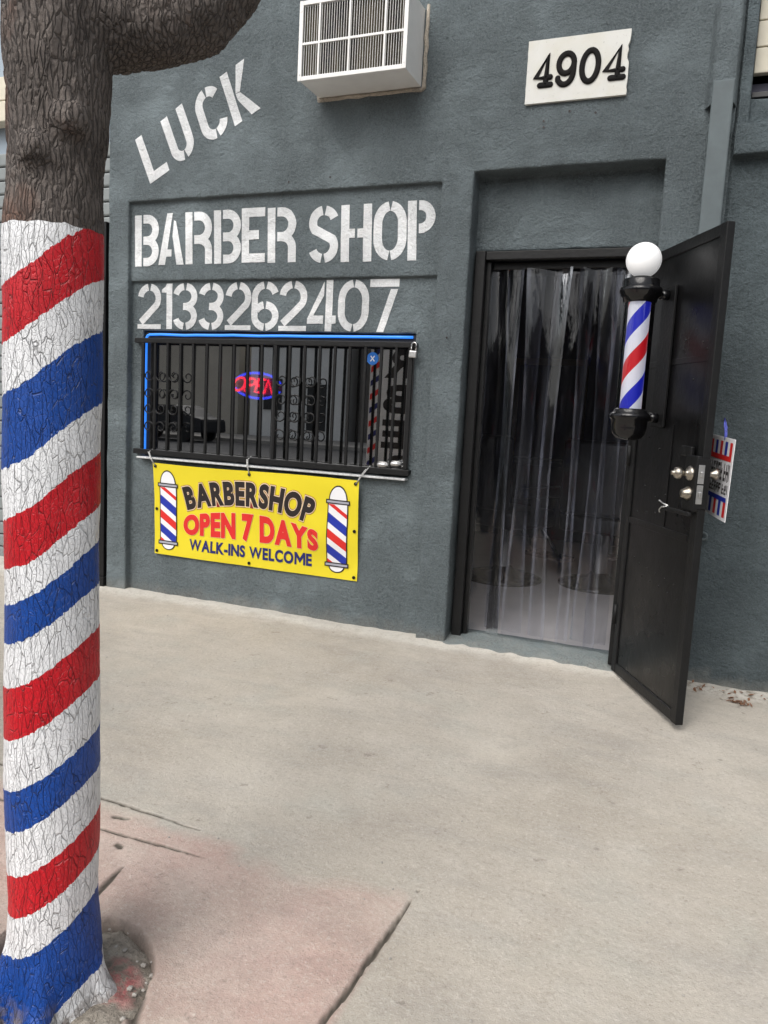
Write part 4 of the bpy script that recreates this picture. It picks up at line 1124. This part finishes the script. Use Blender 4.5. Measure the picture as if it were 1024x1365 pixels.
# local: -y is away from the door (n), +y towards the door face at y = 0.142
def bpf(name, b, mat, smooth=False):
    return finish(name, b, mat, bp, smooth)
zl = lambda z: z-1.18
b = bmesh.new(); lathe(b, [(0.076*math.sin(R(a)), zl(1.973)-0.076*math.cos(R(a))) for a in range(20, 181, 8)], 32); bpf('globe', b, M['globe'])
b = bmesh.new(); lathe(b, [(0.0, zl(1.900)), (0.044, zl(1.900)), (0.046, zl(1.893)), (0.074, zl(1.890)), (0.078, zl(1.884)), (0.078, zl(1.858)), (0.088, zl(1.853)), (0.092, zl(1.845)), (0.092, zl(1.832)), (0.086, zl(1.826)), (0.086, zl(1.818)), (0.076, zl(1.812)), (0.070, zl(1.790)), (0.0, zl(1.790))], 32)
bpf('top_cap', b, M['blk_gloss'])
b = bmesh.new(); lathe(b, [(0.0, zl(1.322)), (0.068, zl(1.322)), (0.074, zl(1.316)), (0.074, zl(1.306)), (0.087, zl(1.300)), (0.091, zl(1.288)), (0.088, zl(1.276)), (0.080, zl(1.270)), (0.078, zl(1.236)), (0.071, zl(1.208)), (0.056, zl(1.190)), (0.034, zl(1.182)), (0.0, zl(1.180))], 32)
bpf('bottom_cap', b, M['blk_gloss'])
# striped inner drum: a helix built as faces
b = bmesh.new(); nT, nZ_ = 64, 120; rC = 0.0475; z0, z1 = zl(1.320), zl(1.795); pitch_ = 0.345
mats = [emis('pole_white', (0.86, 0.88, 1.0), 0.22, (0.80, 0.81, 0.84)), emis('pole_red', (0.75, 0.01, 0.02), 0.20, (0.60, 0.012, 0.02)), emis('pole_blue', (0.02, 0.03, 0.70), 0.22, (0.012, 0.02, 0.40))]
# the grid is sheared along the helix so that colour edges fall on mesh edges
nB = 24
rowsN = 34
def hz(j, k): return z0-0.40+ (j/nB)*pitch_ + pitch_*k/nT
ring_v = {}
J = int((z1-z0+0.85)/pitch_*nB)
for j in range(J+1):
    for k in range(nT+1):
        a = 2*PI*k/nT
        z = min(z1, max(z0, hz(j, k))); ring_v[j, k] = b.verts.new((rC*math.cos(a), rC*math.sin(a), z))
# phase so that blue sits at the top right of the visible side
def colour(j):
    q = (j+PH) % nB
    return 2 if q < 6 else 0 if q < 12 else 1 if q < 18 else 0
PH = 18
for j in range(J):
    for k in range(nT):
        q = [ring_v[j, k], ring_v[j, k+1], ring_v[j+1, k+1], ring_v[j+1, k]]
        zs_q = [v_.co.z for v_ in q]
        if max(zs_q)-min(zs_q) < 1e-6: continue
        f = b.faces.new(q); f.material_index = colour(j); f.smooth = True
bmesh.ops.remove_doubles(b, verts=b.verts, dist=1e-6)
bpf('striped_drum', b, mats)
b = bmesh.new(); lathe(b, [(0.066, zl(1.322)), (0.066, zl(1.790))], 40); bpf('glass_tube', b, M['clear'])
b = bmesh.new()
box(b, -0.062, 0.062, 0.128, 0.1415, zl(1.245), zl(1.868), 0.003)
bpf('back_plate', b, M['blk'])
b = bmesh.new(); box(b, -0.016, 0.016, 0.085, 0.128, zl(1.815), zl(1.845), 0.004); tube(b, [(0.0, 0.09, zl(1.83)), (0.0, 0.128, zl(1.83))], 0.022, 12); bpf('bracket', b, M['blk_gloss'])
b = bmesh.new(); box(b, -0.016, 0.016, 0.085, 0.128, zl(1.272), zl(1.302), 0.004); tube(b, [(0.0, 0.09, zl(1.287)), (0.0, 0.128, zl(1.287))], 0.022, 12); bpf('bracket', b, M['blk_gloss'])

# ------------------------------------------------------------------ small hanging sign
hsn = empty('hanging_sign', 'small striped card hanging by a cord beyond the edge of the black door', 'sign card', (0.085, -0.50, 0.885))
hsn.rotation_euler = (R(0), R(3.5), R(-73))
# local x: towards the camera side (-Y) , z up ; card 0.24 wide, 0.335 tall
b = bmesh.new(); box(b, -0.17, 0.12, -0.0012, 0.0012, 0.0, 0.335, 0.0004)
finish('card', b, M['p_white'], hsn)
def rect(b, x0, x1, z0, z1, mi, lay=1):
    for y in (-0.0012-0.0006*lay, ):
        f = b.faces.new([b.verts.new(p) for p in ((x0, y, z0), (x1, y, z0), (x1, y, z1), (x0, y, z1))]); f.material_index = mi
cols_ = [1, 0, 2, 0, 1, 0, 2, 0, 1]
for (za, zb_, ba, bb, bc) in ((0.262, 0.318, 0.242, 0.2625, 0), (0.015, 0.078, 0.0775, 0.096, 1)):
    b = bmesh.new()
    for k_, c_ in enumerate(cols_):
        if c_: rect(b, -0.155+0.0285*k_, -0.155+0.0285*(k_+1), za, zb_, c_-1)
    rect(b, -0.155, 0.102, ba, bb, bc, 2)
    finish('stripe_print', b, [M['p_red'], M['p_blue']], hsn)
b = bmesh.new(); rn = random.Random(5)
for (x0, x1, z0, z1) in ((-0.15, 0.025, 0.158, 0.232), (0.035, 0.100, 0.158, 0.232), (-0.15, 0.020, 0.106, 0.148), (0.035, 0.100, 0.106, 0.148)):
    x = x0
    while x < x1-0.006:
        w_ = rn.uniform(0.020, 0.030); xb = min(x1, x+w_); hgt = z1-z0
        rect(b, x, min(x1, x+0.008), z0+rn.uniform(0, .006), z1-rn.uniform(0, .006), 0, 1)
        for fz in rn.sample((0.02, 0.40, 0.78), rn.choice((1, 2, 2, 3))): rect(b, x, xb, z0+hgt*fz, z0+hgt*(fz+0.18), 0, 1.5)
        if rn.random() < .5: rect(b, xb-0.007, xb, z0+hgt*rn.choice((0, .4)), z1-hgt*rn.choice((0, .3)), 0, 2)
        x += w_+rn.uniform(0.004, 0.008)
finish('worn_print', b, M['p_black'], hsn)
b = bmesh.new(); tube(b, [(0.0, 0, 0.325), (-0.01, 0, 0.355), (-0.03, 0, 0.385), (-0.05, 0.004, 0.41), (-0.02, 0.006, 0.375), (0.006, 0.002, 0.33)], 0.0035, 6); finish('cord', b, M['cord_blue'], hsn)
# ring bolt on the bay wall
b = bmesh.new(); tube(b, [(0.054+0.016*math.cos(2*PI*k/16), 0.006, 0.738+0.016*math.sin(2*PI*k/16)) for k in range(16)], 0.0055, 8, closed=True); tube(b, [(0.054, 0.006, 0.754), (0.054, 0.04, 0.756)], 0.005, 8); tube(b, [(0.035, 0.006, 0.738), (0.015, 0.012, 0.738)], 0.006, 8)
part(finish('ring_bolt', b, M['downpipe'], shop))
for x, z in ((-0.868, 2.712), (-0.866, 2.683), (-0.745, 2.748), (-0.62, 2.73), (-2.29, 2.51), (-2.03, 2.52), (-1.30, 1.66)):
    b = bmesh.new(); c = Vector((x, -0.003, z)); c.y += disp(Vector((x, 0, z))).y
    b.faces.new([b.verts.new((c.x+0.006*math.cos(2*PI*k/8), c.y, c.z+0.006*math.sin(2*PI*k/8))) for k in range(8)])
    part(finish('drill_hole', b, M['p_black'], shop))

# ------------------------------------------------------------------ tree
TC = Vector((-1.255, -2.754, 0)); lat = Vector((0.705, 0.71, 0)); fw = Vector((-0.71, 0.705, 0))
def TP(l, z, f=0.0): return TC+lat*l+fw*f+Vector((0, 0, z))
tree = empty('painted_tree', 'street tree whose trunk is painted with red, white and blue barber stripes', 'tree', (TC.x, TC.y, -0.085))
tinv = Matrix.Translation((-TC.x, -TC.y, 0.085))
b = bmesh.new()
tube(b, [TP(0, -0.30), TP(0.004, -0.16), TP(0.004, -0.09), TP(0.004, 0.0), TP(0.0, 0.10), TP(0, 0.5), TP(-0.001, 1.0), TP(0.0, 1.35), TP(0.004, 1.56), TP(0.010, 1.70), TP(0.012, 1.83), TP(0.006, 1.98), TP(-0.004, 2.15), TP(-0.05, 2.45, 0.03), TP(-0.14, 2.9, 0.08), TP(-0.22, 3.4, 0.12)],
     [0.135, 0.118, 0.108, 0.101, 0.097, 0.096, 0.096, 0.096, 0.097, 0.096, 0.099, 0.104, 0.106, 0.090, 0.072, 0.05], 28)
tube(b, [TP(0.02, 1.975), TP(0.11, 1.985), TP(0.20, 2.010), TP(0.275, 2.050), TP(0.335, 2.125), TP(0.372, 2.23), TP(0.41, 2.45), TP(0.52, 2.85, -0.1), TP(0.70, 3.3, -0.2)],
     [0.080, 0.086, 0.086, 0.084, 0.080, 0.074, 0.066, 0.052, 0.036], 24)
# root flares
for a, L_ in ((20, 0.17), (95, 0.15), (165, 0.2), (235, 0.19), (300, 0.18)):
    dv = Vector((math.cos(R(a)), math.sin(R(a)), 0))
    tube(b, [TC+dv*0.065+Vector((0, 0, 0.03)), TC+dv*0.095+Vector((0, 0, -0.085)), TC+dv*L_*0.95+Vector((0, 0, -0.19))], [0.034, 0.036, 0.03], 12)
# knots
for l, z, r_ in ((0.03, 1.765, 0.045), (-0.03, 1.70, 0.04), (0.0, 1.69, 0.03)):
    bmesh.ops.create_icosphere(b, subdivisions=2, radius=r_, matrix=Matrix.Translation(TP(l, z, -0.075)))
me = bpy.data.meshes.new('raw'); b.to_mesh(me); b.free()
ro = bpy.data.objects.new('raw', me); col.objects.link(ro)
rm = ro.modifiers.new('r', 'REMESH'); rm.mode = 'VOXEL'; rm.voxel_size = 0.0065
smo = ro.modifiers.new('s', 'SMOOTH'); smo.iterations = 5; smo.factor = 0.5
bpy.context.view_layer.update()
tm = bpy.data.meshes.new_from_object(ro.evaluated_get(bpy.context.evaluated_depsgraph_get()))
bpy.data.objects.remove(ro)
tm.name = 'trunk'; tm.materials.clear(); tm.materials.append(M['bark'])
nrm = [v_.normal.copy() for v_ in tm.vertices]
for v_, nn in zip(tm.vertices, nrm):
    c = v_.co.copy(); pt = c.z < 1.568
    q = Vector((c.x*7, c.y*7, c.z*3.2))
    d_ = 0.006*NZ(q)+0.004*NZ(q*2.3)
    up = min(1, max(0, (c.z-1.55)/0.12))
    d_ += up*(0.010*NZ(Vector((c.x*9, c.y*9, c.z*5+3)))+0.003*NZ(Vector((c.x*34, c.y*34, c.z*10)))-0.002)
    dist_, _ = noise.voronoi(Vector((c.x*60, c.y*60, c.z*14))+Vector((NZ(c*16), NZ(c*16+Vector((9, 0, 0))), 0))*0.7)
    e1 = dist_[1]-dist_[0]
    d_ -= (0.0006+0.0032*up)*max(0, 1-e1/0.32)
    v_.co = c+nn*d_
at_ = tm.attributes.new('spiral', 'FLOAT', 'POINT')
for i, v_ in enumerate(tm.vertices):
    rel = v_.co-TC; th = math.atan2(rel.dot(lat), -rel.dot(fw))
    kz = 0.060 if v_.co.z > 0.9 else 0.052
    at_.data[i].value = v_.co.z-kz*math.tanh(th*1.05)*1.35
for p in tm.polygons: p.use_smooth = True
trunk = bpy.data.objects.new('trunk', tm); link(trunk, tree); trunk.matrix_parent_inverse = tinv
# crown, above the frame: leaf sprays on twigs
b = bmesh.new(); rn = random.Random(11)
for i in range(24):
    th = rn.uniform(0, 2*PI); rad = 1.5*math.sqrt(rn.random()); cz = 4.9+rn.uniform(-0.6, 1.1)*(1-0.3*rad)
    cc = TC+lat*0.25+Vector((rad*math.cos(th), rad*math.sin(th), cz))
    for _ in range(26):
        p = cc+Vector((rn.gauss(0, .16), rn.gauss(0, .16), rn.gauss(0, .11)))
        a = Vector((rn.uniform(-1, 1), rn.uniform(-1, 1), rn.uniform(-.7, .4))).normalized(); s2 = a.cross(Vector((rn.uniform(-1, 1), rn.uniform(-1, 1), rn.uniform(-1, 1)))).normalized()
        L_ = rn.uniform(.05, .09); w_ = L_*0.28
        b.faces.new([b.verts.new(x) for x in (p, p+a*L_*0.45+s2*w_, p+a*L_, p+a*L_*0.45-s2*w_)])
for i in range(14):
    th = rn.uniform(0, 2*PI); rad = rn.uniform(.5, 1.4); st_ = TP(-0.2, 3.3, .12) if i % 2 else TP(.68, 3.25, -.2)
    en = TC+Vector((rad*math.cos(th), rad*math.sin(th), rn.uniform(4.4, 5.3)))
    tube(b, [st_, st_.lerp(en, .5)+Vector((0, 0, .12)), en], [.03, .02, .008], 6, mi=1)
o = finish('crown', b, [M['leaf'], M['bark']], tree); o.matrix_parent_inverse = tinv

# ------------------------------------------------------------------ pavement
def seg_d(x, y, ax, ay, bx, by):
    dx, dy = bx-ax, by-ay; L2 = dx*dx+dy*dy; t_ = max(0, min(1, ((x-ax)*dx+(y-ay)*dy)/L2))
    return math.hypot(x-ax-dx*t_, y-ay-dy*t_), t_
GRO = [  # (ax, ay, bx, by, half width, depth, fade at end)
    (-0.694, -3.55, -0.603, -2.075, 0.0085, 0.014, 1), (-2.6, -2.055, -1.305, -2.103, 0.0065, 0.008, 1), (-2.6, -2.262, -1.165, -2.217, 0.0065, 0.008, 1), (-1.362, -2.62, -1.402, -2.345, 0.009, 0.010, 0.3),
    (-1.60, -2.16, -1.545, -2.150, 0.008, 0.008, 0.3), (-1.485, -2.275, -1.46, -2.285, 0.010, 0.005, 0.3)]
def ground(x, y):
    z = 0.03*y if y > -6 else -0.18
    dirt = 0.0
    if -6 < x < 3 and y > -3.56:
        p = Vector((x, y, 0))
        z += 0.004*NZ(p*1.5)+0.0022*NZ(p*5)+0.0009*NZ(p*17)
        if y > -0.09:   # cement fillet at the foot of the wall
            z += 0.012*max(0, min(1, (y+0.09+0.03*NZ(p*6))/0.07))*(0.7+0.5*NZ(p*14))
        for ax, ay, bx, by, hw, dp_, fd in GRO:
            if min(ax, bx)-.06 < x < max(ax, bx)+.06 and min(ay, by)-.06 < y < max(ay, by)+.06:
                wv_ = 0.007*NZ(Vector((x*7, y*7, 3)))+0.0022*NZ(Vector((x*45, y*45, 1)))
                d_, t_ = seg_d(x+wv_, y+wv_, ax, ay, bx, by)
                hw2 = hw*(1+0.5*NZ(p*22))*(1 if t_ < 0.86 else max(0.15, (1-t_)/0.14))
                f = max(0, 1-d_/hw2)**0.6 if d_ < hw2 else 0
                z -= dp_*f; dirt = max(dirt, min(1, f*1.5), 0.15*max(0, 1-d_/(hw2*3)))
        # opening round the tree
        dx, dy = x-TC.x, y-TC.y; rr_ = math.hypot(dx, dy); ro_ = 0.225+0.018*NZ(Vector((math.atan2(dy, dx)*1.3, 0, 2)))+0.006*NZ(p*30)
        f = max(0, min(1, (ro_-rr_)/0.018)); z -= 0.12*f
        ed = max(0, 1-abs(rr_-ro_+0.008)/0.018); dirt = max(dirt, ed*0.75, 0.22*max(0, 1-max(0, rr_-ro_)/0.10))
        # crack running from the tree well towards the street side
        d_, t_ = seg_d(x+0.012*NZ(p*9), y+0.012*NZ(p*9), -1.045, -2.715, -0.86, -3.0)
        f = max(0, 1-d_/(0.016*(1+0.4*NZ(p*20)))); z -= 0.018*f; dirt = max(dirt, min(1, f*1.3), 0.25*max(0, 1-d_/0.05))
    return z, dirt
def axis(segs):
    out = []
    for a, b_, st_ in segs:
        n__ = max(1, round((b_-a)/st_)); out += [a+(b_-a)*i/n__ for i in range(n__)]
    return out+[segs[-1][1]]
gx = axis([(-60, -12, 8), (-12, -4.4, 0.8), (-4.4, -1.85, 0.018), (-1.85, -0.5, 0.0052), (-0.5, 0.75, 0.018), (0.75, 4, 0.4), (4, 60, 8)])
gy = axis([(-3.5, -2.95, 0.03), (-2.95, -1.98, 0.0052), (-1.98, 0.06, 0.016), (0.06, 0.3, 0.12)])
me = bpy.data.meshes.new('sidewalk'); verts, faces, dirt = [], [], []
for y in gy:
    for x in gx:
        z, d_ = ground(x, y); verts.append((x, y, z)); dirt.append(d_)
nx_ = len(gx)
for j in range(len(gy)-1):
    for i in range(nx_-1): a = j*nx_+i; faces.append((a, a+1, a+nx_+1, a+nx_))
me.from_pydata(verts, [], faces); me.materials.append(M['walk'])
da = me.attributes.new('dirt', 'FLOAT', 'POINT'); da.data.foreach_set('value', dirt)
for p in me.polygons: p.use_smooth = True
walk = bpy.data.objects.new('sidewalk', me); link(walk); tag(walk, kind='structure')
# soil round the trunk
me = bpy.data.meshes.new('soil'); verts, faces, sp_ = [], [], []
nr, na = 34, 120
for i in range(nr+1):
    for k in range(na):
        r_ = 0.06+0.165*i/nr; a = 2*PI*k/na; x, y = TC.x+r_*math.cos(a), TC.y+r_*math.sin(a); p = Vector((x, y, 0))
        mound = 0.010*(1-(i/nr)**2); z = 0.03*y-0.030-0.035*max(0, 1-(Vector((x-TC.x, y-TC.y, 0)).dot(lat)+0.14)/0.28)+mound+0.012*NZ(p*14)+0.008*NZ(p*34)+0.004*NZ(p*80)-(0.07 if i == nr else 0.012*(i/nr)**6)
        verts.append((x, y, z))
        rel = p-Vector((TC.x, TC.y, 0)); l_ = rel.dot(lat); f_ = rel.dot(fw)
        dd = (Vector((l_, f_))-Vector((0.145, -0.035))); sp_.append(max(0, 1-math.hypot(dd.x/0.055, dd.y/0.09))**0.5 if math.hypot(dd.x/0.055, dd.y/0.09) < 1 else 0)
for i in range(nr):
    for k in range(na): faces.append((i*na+k, (i+1)*na+k, (i+1)*na+(k+1) % na, i*na+(k+1) % na))
me.from_pydata(verts, [], faces); me.materials.append(M['soil'])
sa = me.attributes.new('spill', 'FLOAT', 'POINT'); sa.data.foreach_set('value', sp_)
for p in me.polygons: p.use_smooth = True
soil = bpy.data.objects.new('soil', me); link(soil); tag(soil, kind='structure')

# leaf litter by the wall
b = bmesh.new(); rn = random.Random(4)
for i in range(90):
    if i < 60: x, y = 0.27+rn.gauss(0, .032), -0.15+rn.gauss(0, .020)
    else: x, y = rn.uniform(0.05, 0.5), -0.045+rn.gauss(0, .02)
    z = ground(x, y)[0]+0.003+rn.random()*0.008
    a = rn.uniform(0, 2*PI); L_ = rn.uniform(.006, .018); w_ = L_*rn.uniform(.2, .45); tl = rn.uniform(-.6, .6)
    u_ = Vector((math.cos(a), math.sin(a), tl)).normalized(); s2 = Vector((-math.sin(a), math.cos(a), rn.uniform(-.5, .5))).normalized()
    p = Vector((x, y, z)); b.faces.new([b.verts.new(q) for q in (p-u_*L_, p+s2*w_, p+u_*L_, p-s2*w_)])
tag(finish('leaf_litter', b, M['dryleaf']), 'small heap of dry brown leaf crumbs at the foot of the wall', 'leaf litter', kind='stuff')
b = bmesh.new()
for i in range(130):
    x, y = rn.uniform(-3.2, 0.5), rn.uniform(-2.9, -0.1); z = ground(x, y)[0]; r_ = rn.uniform(.0015, .0045)
    bmesh.ops.create_icosphere(b, subdivisions=1, radius=r_, matrix=Matrix.Translation((x, y, z+r_*.4)) @ Matrix.Diagonal((1, rn.uniform(.6, 1.3), .6, 1)))
for i in range(90):
    a = rn.uniform(0, 2*PI); r_ = rn.uniform(0.12, 0.24); x, y = TC.x+r_*math.cos(a), TC.y+r_*math.sin(a); q_ = rn.uniform(.003, .010)
    z = 0.03*y-0.030-0.035*max(0, 1-(Vector((x-TC.x, y-TC.y, 0)).dot(lat)+0.14)/0.28)+0.004
    bmesh.ops.create_icosphere(b, subdivisions=1, radius=q_, matrix=Matrix.Translation((x, y, z)) @ Matrix.Diagonal((1, rn.uniform(.6, 1.4), .6, 1)))
tag(finish('grit', b, M['kerb']), 'loose grit scattered over the sidewalk', 'grit', kind='stuff')

# ------------------------------------------------------------------ neighbour on the left, gate post, chain
nb_ = empty('neighbouring_building', 'neighbouring shopfront with grey roller shutter and cream fascia left of the tree', 'building', (-6.4, 0.3, 0))
ninv = Matrix.Translation((6.4, -0.3, 0))
b = bmesh.new(); box(b, -9.2, -3.70, 0.36, 4.0, -0.2, 4.6); o = finish('wall', b, M['bluewall'], nb_); o.matrix_parent_inverse = ninv
b = bmesh.new()
for i in range(31): box(b, -9.0, -3.82, 0.300+0.0, 0.355, 0.0+i*0.095, 0.0+i*0.095+0.089, 0.012)
o = finish('roller_shutter', b, M['shutter'], nb_); o.matrix_parent_inverse = ninv
b = bmesh.new()
for z0_, z1_ in ((3.13, 3.265), (3.27, 3.425)): box(b, -9.2, -3.75, 0.24, 0.355, z0_, z1_, 0.006)
o = finish('fascia', b, M['fascia'], nb_); o.matrix_parent_inverse = ninv
b = bmesh.new(); box(b, -3.645, -3.590, 0.0, 0.05, -0.02, 2.35, 0.003); box(b, -3.66, -3.575, -0.02, 0.07, -0.02, 0.07, 0.003)
tag(finish('gate_post', b, M['blk']), 'thin black steel post at the left corner of the shop', 'post')
b = bmesh.new()
for i in range(22):
    z = 2.02-i*0.026; x = -3.598+0.004*math.sin(i*.3)
    pts = []
    for k in range(12):
        a = 2*PI*k/12; lx, lz = 0.007*math.cos(a), 0.017*math.sin(a)
        pts.append((x+lx, -0.02, z+lz) if i % 2 else (x, -0.02+lx, z+lz))
    tube(b, pts, 0.0026, 6, closed=True)
tag(finish('hanging_chain', b, M['steel']), 'dark steel chain hanging on the black post behind the tree', 'chain')

# ------------------------------------------------------------------ across the road (seen in the glass)
b = bmesh.new(); box(b, -60, 60, -3.66, -3.502, -0.30, -0.106, 0.012); tag(finish('kerb', b, M['kerb']), kind='structure')
b = bmesh.new(); box(b, -120, 120, -24.0, -3.66, -0.40, -0.25); tag(finish('road', b, M['asphalt']), kind='structure')
b = bmesh.new(); box(b, -120, 120, -29.0, -24.0, -0.40, -0.10, 0.01); tag(finish('far_sidewalk', b, M['kerb']), kind='structure')
b = bmesh.new(); box(b, -200, 200, -200, 200, -0.6, -0.42); tag(finish('ground', b, M['asphalt']), kind='structure')
def facade_far(name, label, x0, x1, h, mat, wins):
    e = empty(name, label, 'building', ((x0+x1)/2, -29.0, -0.1)); inv = Matrix.Translation((-(x0+x1)/2, 29.0, 0.1))
    b = bmesh.new(); box(b, x0, x1, -40, -29.1, -0.3, h); o = finish('wall', b, mat, e); o.matrix_parent_inverse = inv
    b = bmesh.new(); box(b, x0-.2, x1+.2, -40.2, -28.9, h, h+.25, 0.03); o = finish('roof', b, M['kerb'], e); o.matrix_parent_inverse = inv
    for wx, wz, ww, wh in wins:
        b = bmesh.new(); box(b, wx, wx+ww, -29.1, -29.02, wz, wz+wh, 0.02); o = finish('window', b, M['alu_dark'], e); o.matrix_parent_inverse = inv
facade_far('tan_building', 'plain tan building across the road, mirrored in the left part of the barred window', -80, -21.5, 4.6, M['beige_wall'], [(-40, 1.0, 1.6, 1.4), (-32, 0.2, 1.2, 2.2)])
facade_far('pale_house', 'pale house across the road, mirrored around the neon sign', -20.8, -15.6, 8.5, M['pale_wall'], [(-20.0, 1.2, 1.0, 1.5), (-17.6, 0.3, 1.0, 2.2), (-20.0, 4.2, 1.0, 1.4), (-17.6, 4.2, 1.0, 1.4)])
facade_far('dark_building', 'dark low building across the road, mirrored in the right of the window', -15.0, 60, 6.5, simple('brown_wall_across', (0.12, 0.11, 0.10), 0.85), [(-12.5, 0.6, 2.2, 1.8), (-1, 0.6, 2.2, 1.8), (4, 0.6, 2.2, 1.8)])
car = empty('parked_car', 'dark parked car mirrored in the left half of the barred window', 'car', (-20.5, -22.5, -0.25))
b = bmesh.new()
prof = [(-2.2, .35), (-2.2, .75), (-1.9, .92), (-1.0, 1.0), (-.45, 1.42), (.9, 1.45), (1.6, 1.02), (2.15, .92), (2.2, .4)]
A_ = [b.verts.new((x, -.85, z)) for x, z in prof]; B2 = [b.verts.new((x, .85, z)) for x, z in prof]
b.faces.new(A_[::-1]); b.faces.new(B2)
for i in range(len(prof)): b.faces.new((A_[i], A_[(i+1) % len(prof)], B2[(i+1) % len(prof)], B2[i]))
bmesh.ops.recalc_face_normals(b, faces=b.faces); bmesh.ops.bevel(b, geom=list(b.edges), offset=.05, segments=2, affect='EDGES')
finish('body', b, M['car'], car)
for x in (-1.35, 1.35):
    for y in (-.8, .8):
        b = bmesh.new(); tube(b, [(x, y-.1, .32), (x, y+.1, .32)], .32, 20); finish('wheel', b, M['tyre'], car)
b = bmesh.new(); box(b, -.75, .95, .852, .858, 1.03, 1.34); finish('side_window', b, M['blk_gloss'], car)
# feather flag by the kerb
fl = empty('feather_flag', 'white feather flag with dark letters and striped edge, mirrored in the window', 'flag', (-2.93, -3.3, -0.1))
b = bmesh.new(); tube(b, [(0.27, 0, 0), (0.27, 0, 2.2), (0.26, 0, 3.0), (0.15, 0, 3.35), (0.0, 0, 3.4)], 0.012, 8); finish('pole', b, M['steel'], fl)
b = bmesh.new(); box(b, -0.31, 0.25, -0.003, 0.003, 0.45, 3.3); finish('flag_cloth', b, M['flagcloth'], fl)
for i in range(20):
    z = 0.5+i*0.14; x0 = -0.30; b = bmesh.new()
    b.faces.new([b.verts.new(q) for q in ((x0, 0.0045, z), (x0+.10, 0.0045, z+.07), (x0+.10, 0.0045, z+.13), (x0, 0.0045, z+.06))])
    finish('printed_stripe', b, M['p_red'] if i % 2 else M['p_navy'], fl)
b = bmesh.new()
for i, ch in enumerate('BARBER'):
    vs, fs = text_mesh(ch, 0.04); x0 = min(p[0] for p in vs); x1 = max(p[0] for p in vs); z1_ = max(p[1] for p in vs)
    # read from the shop side (from +y), so x runs the other way
    put_text(b, vs, fs, lambda X, Y_: Vector((0.15-0.30*(X-x0)/(x1-x0), 0.0045, 2.45-i*0.36+0.28*Y_/z1_)))
finish('flag_lettering', b, M['p_black'], fl)
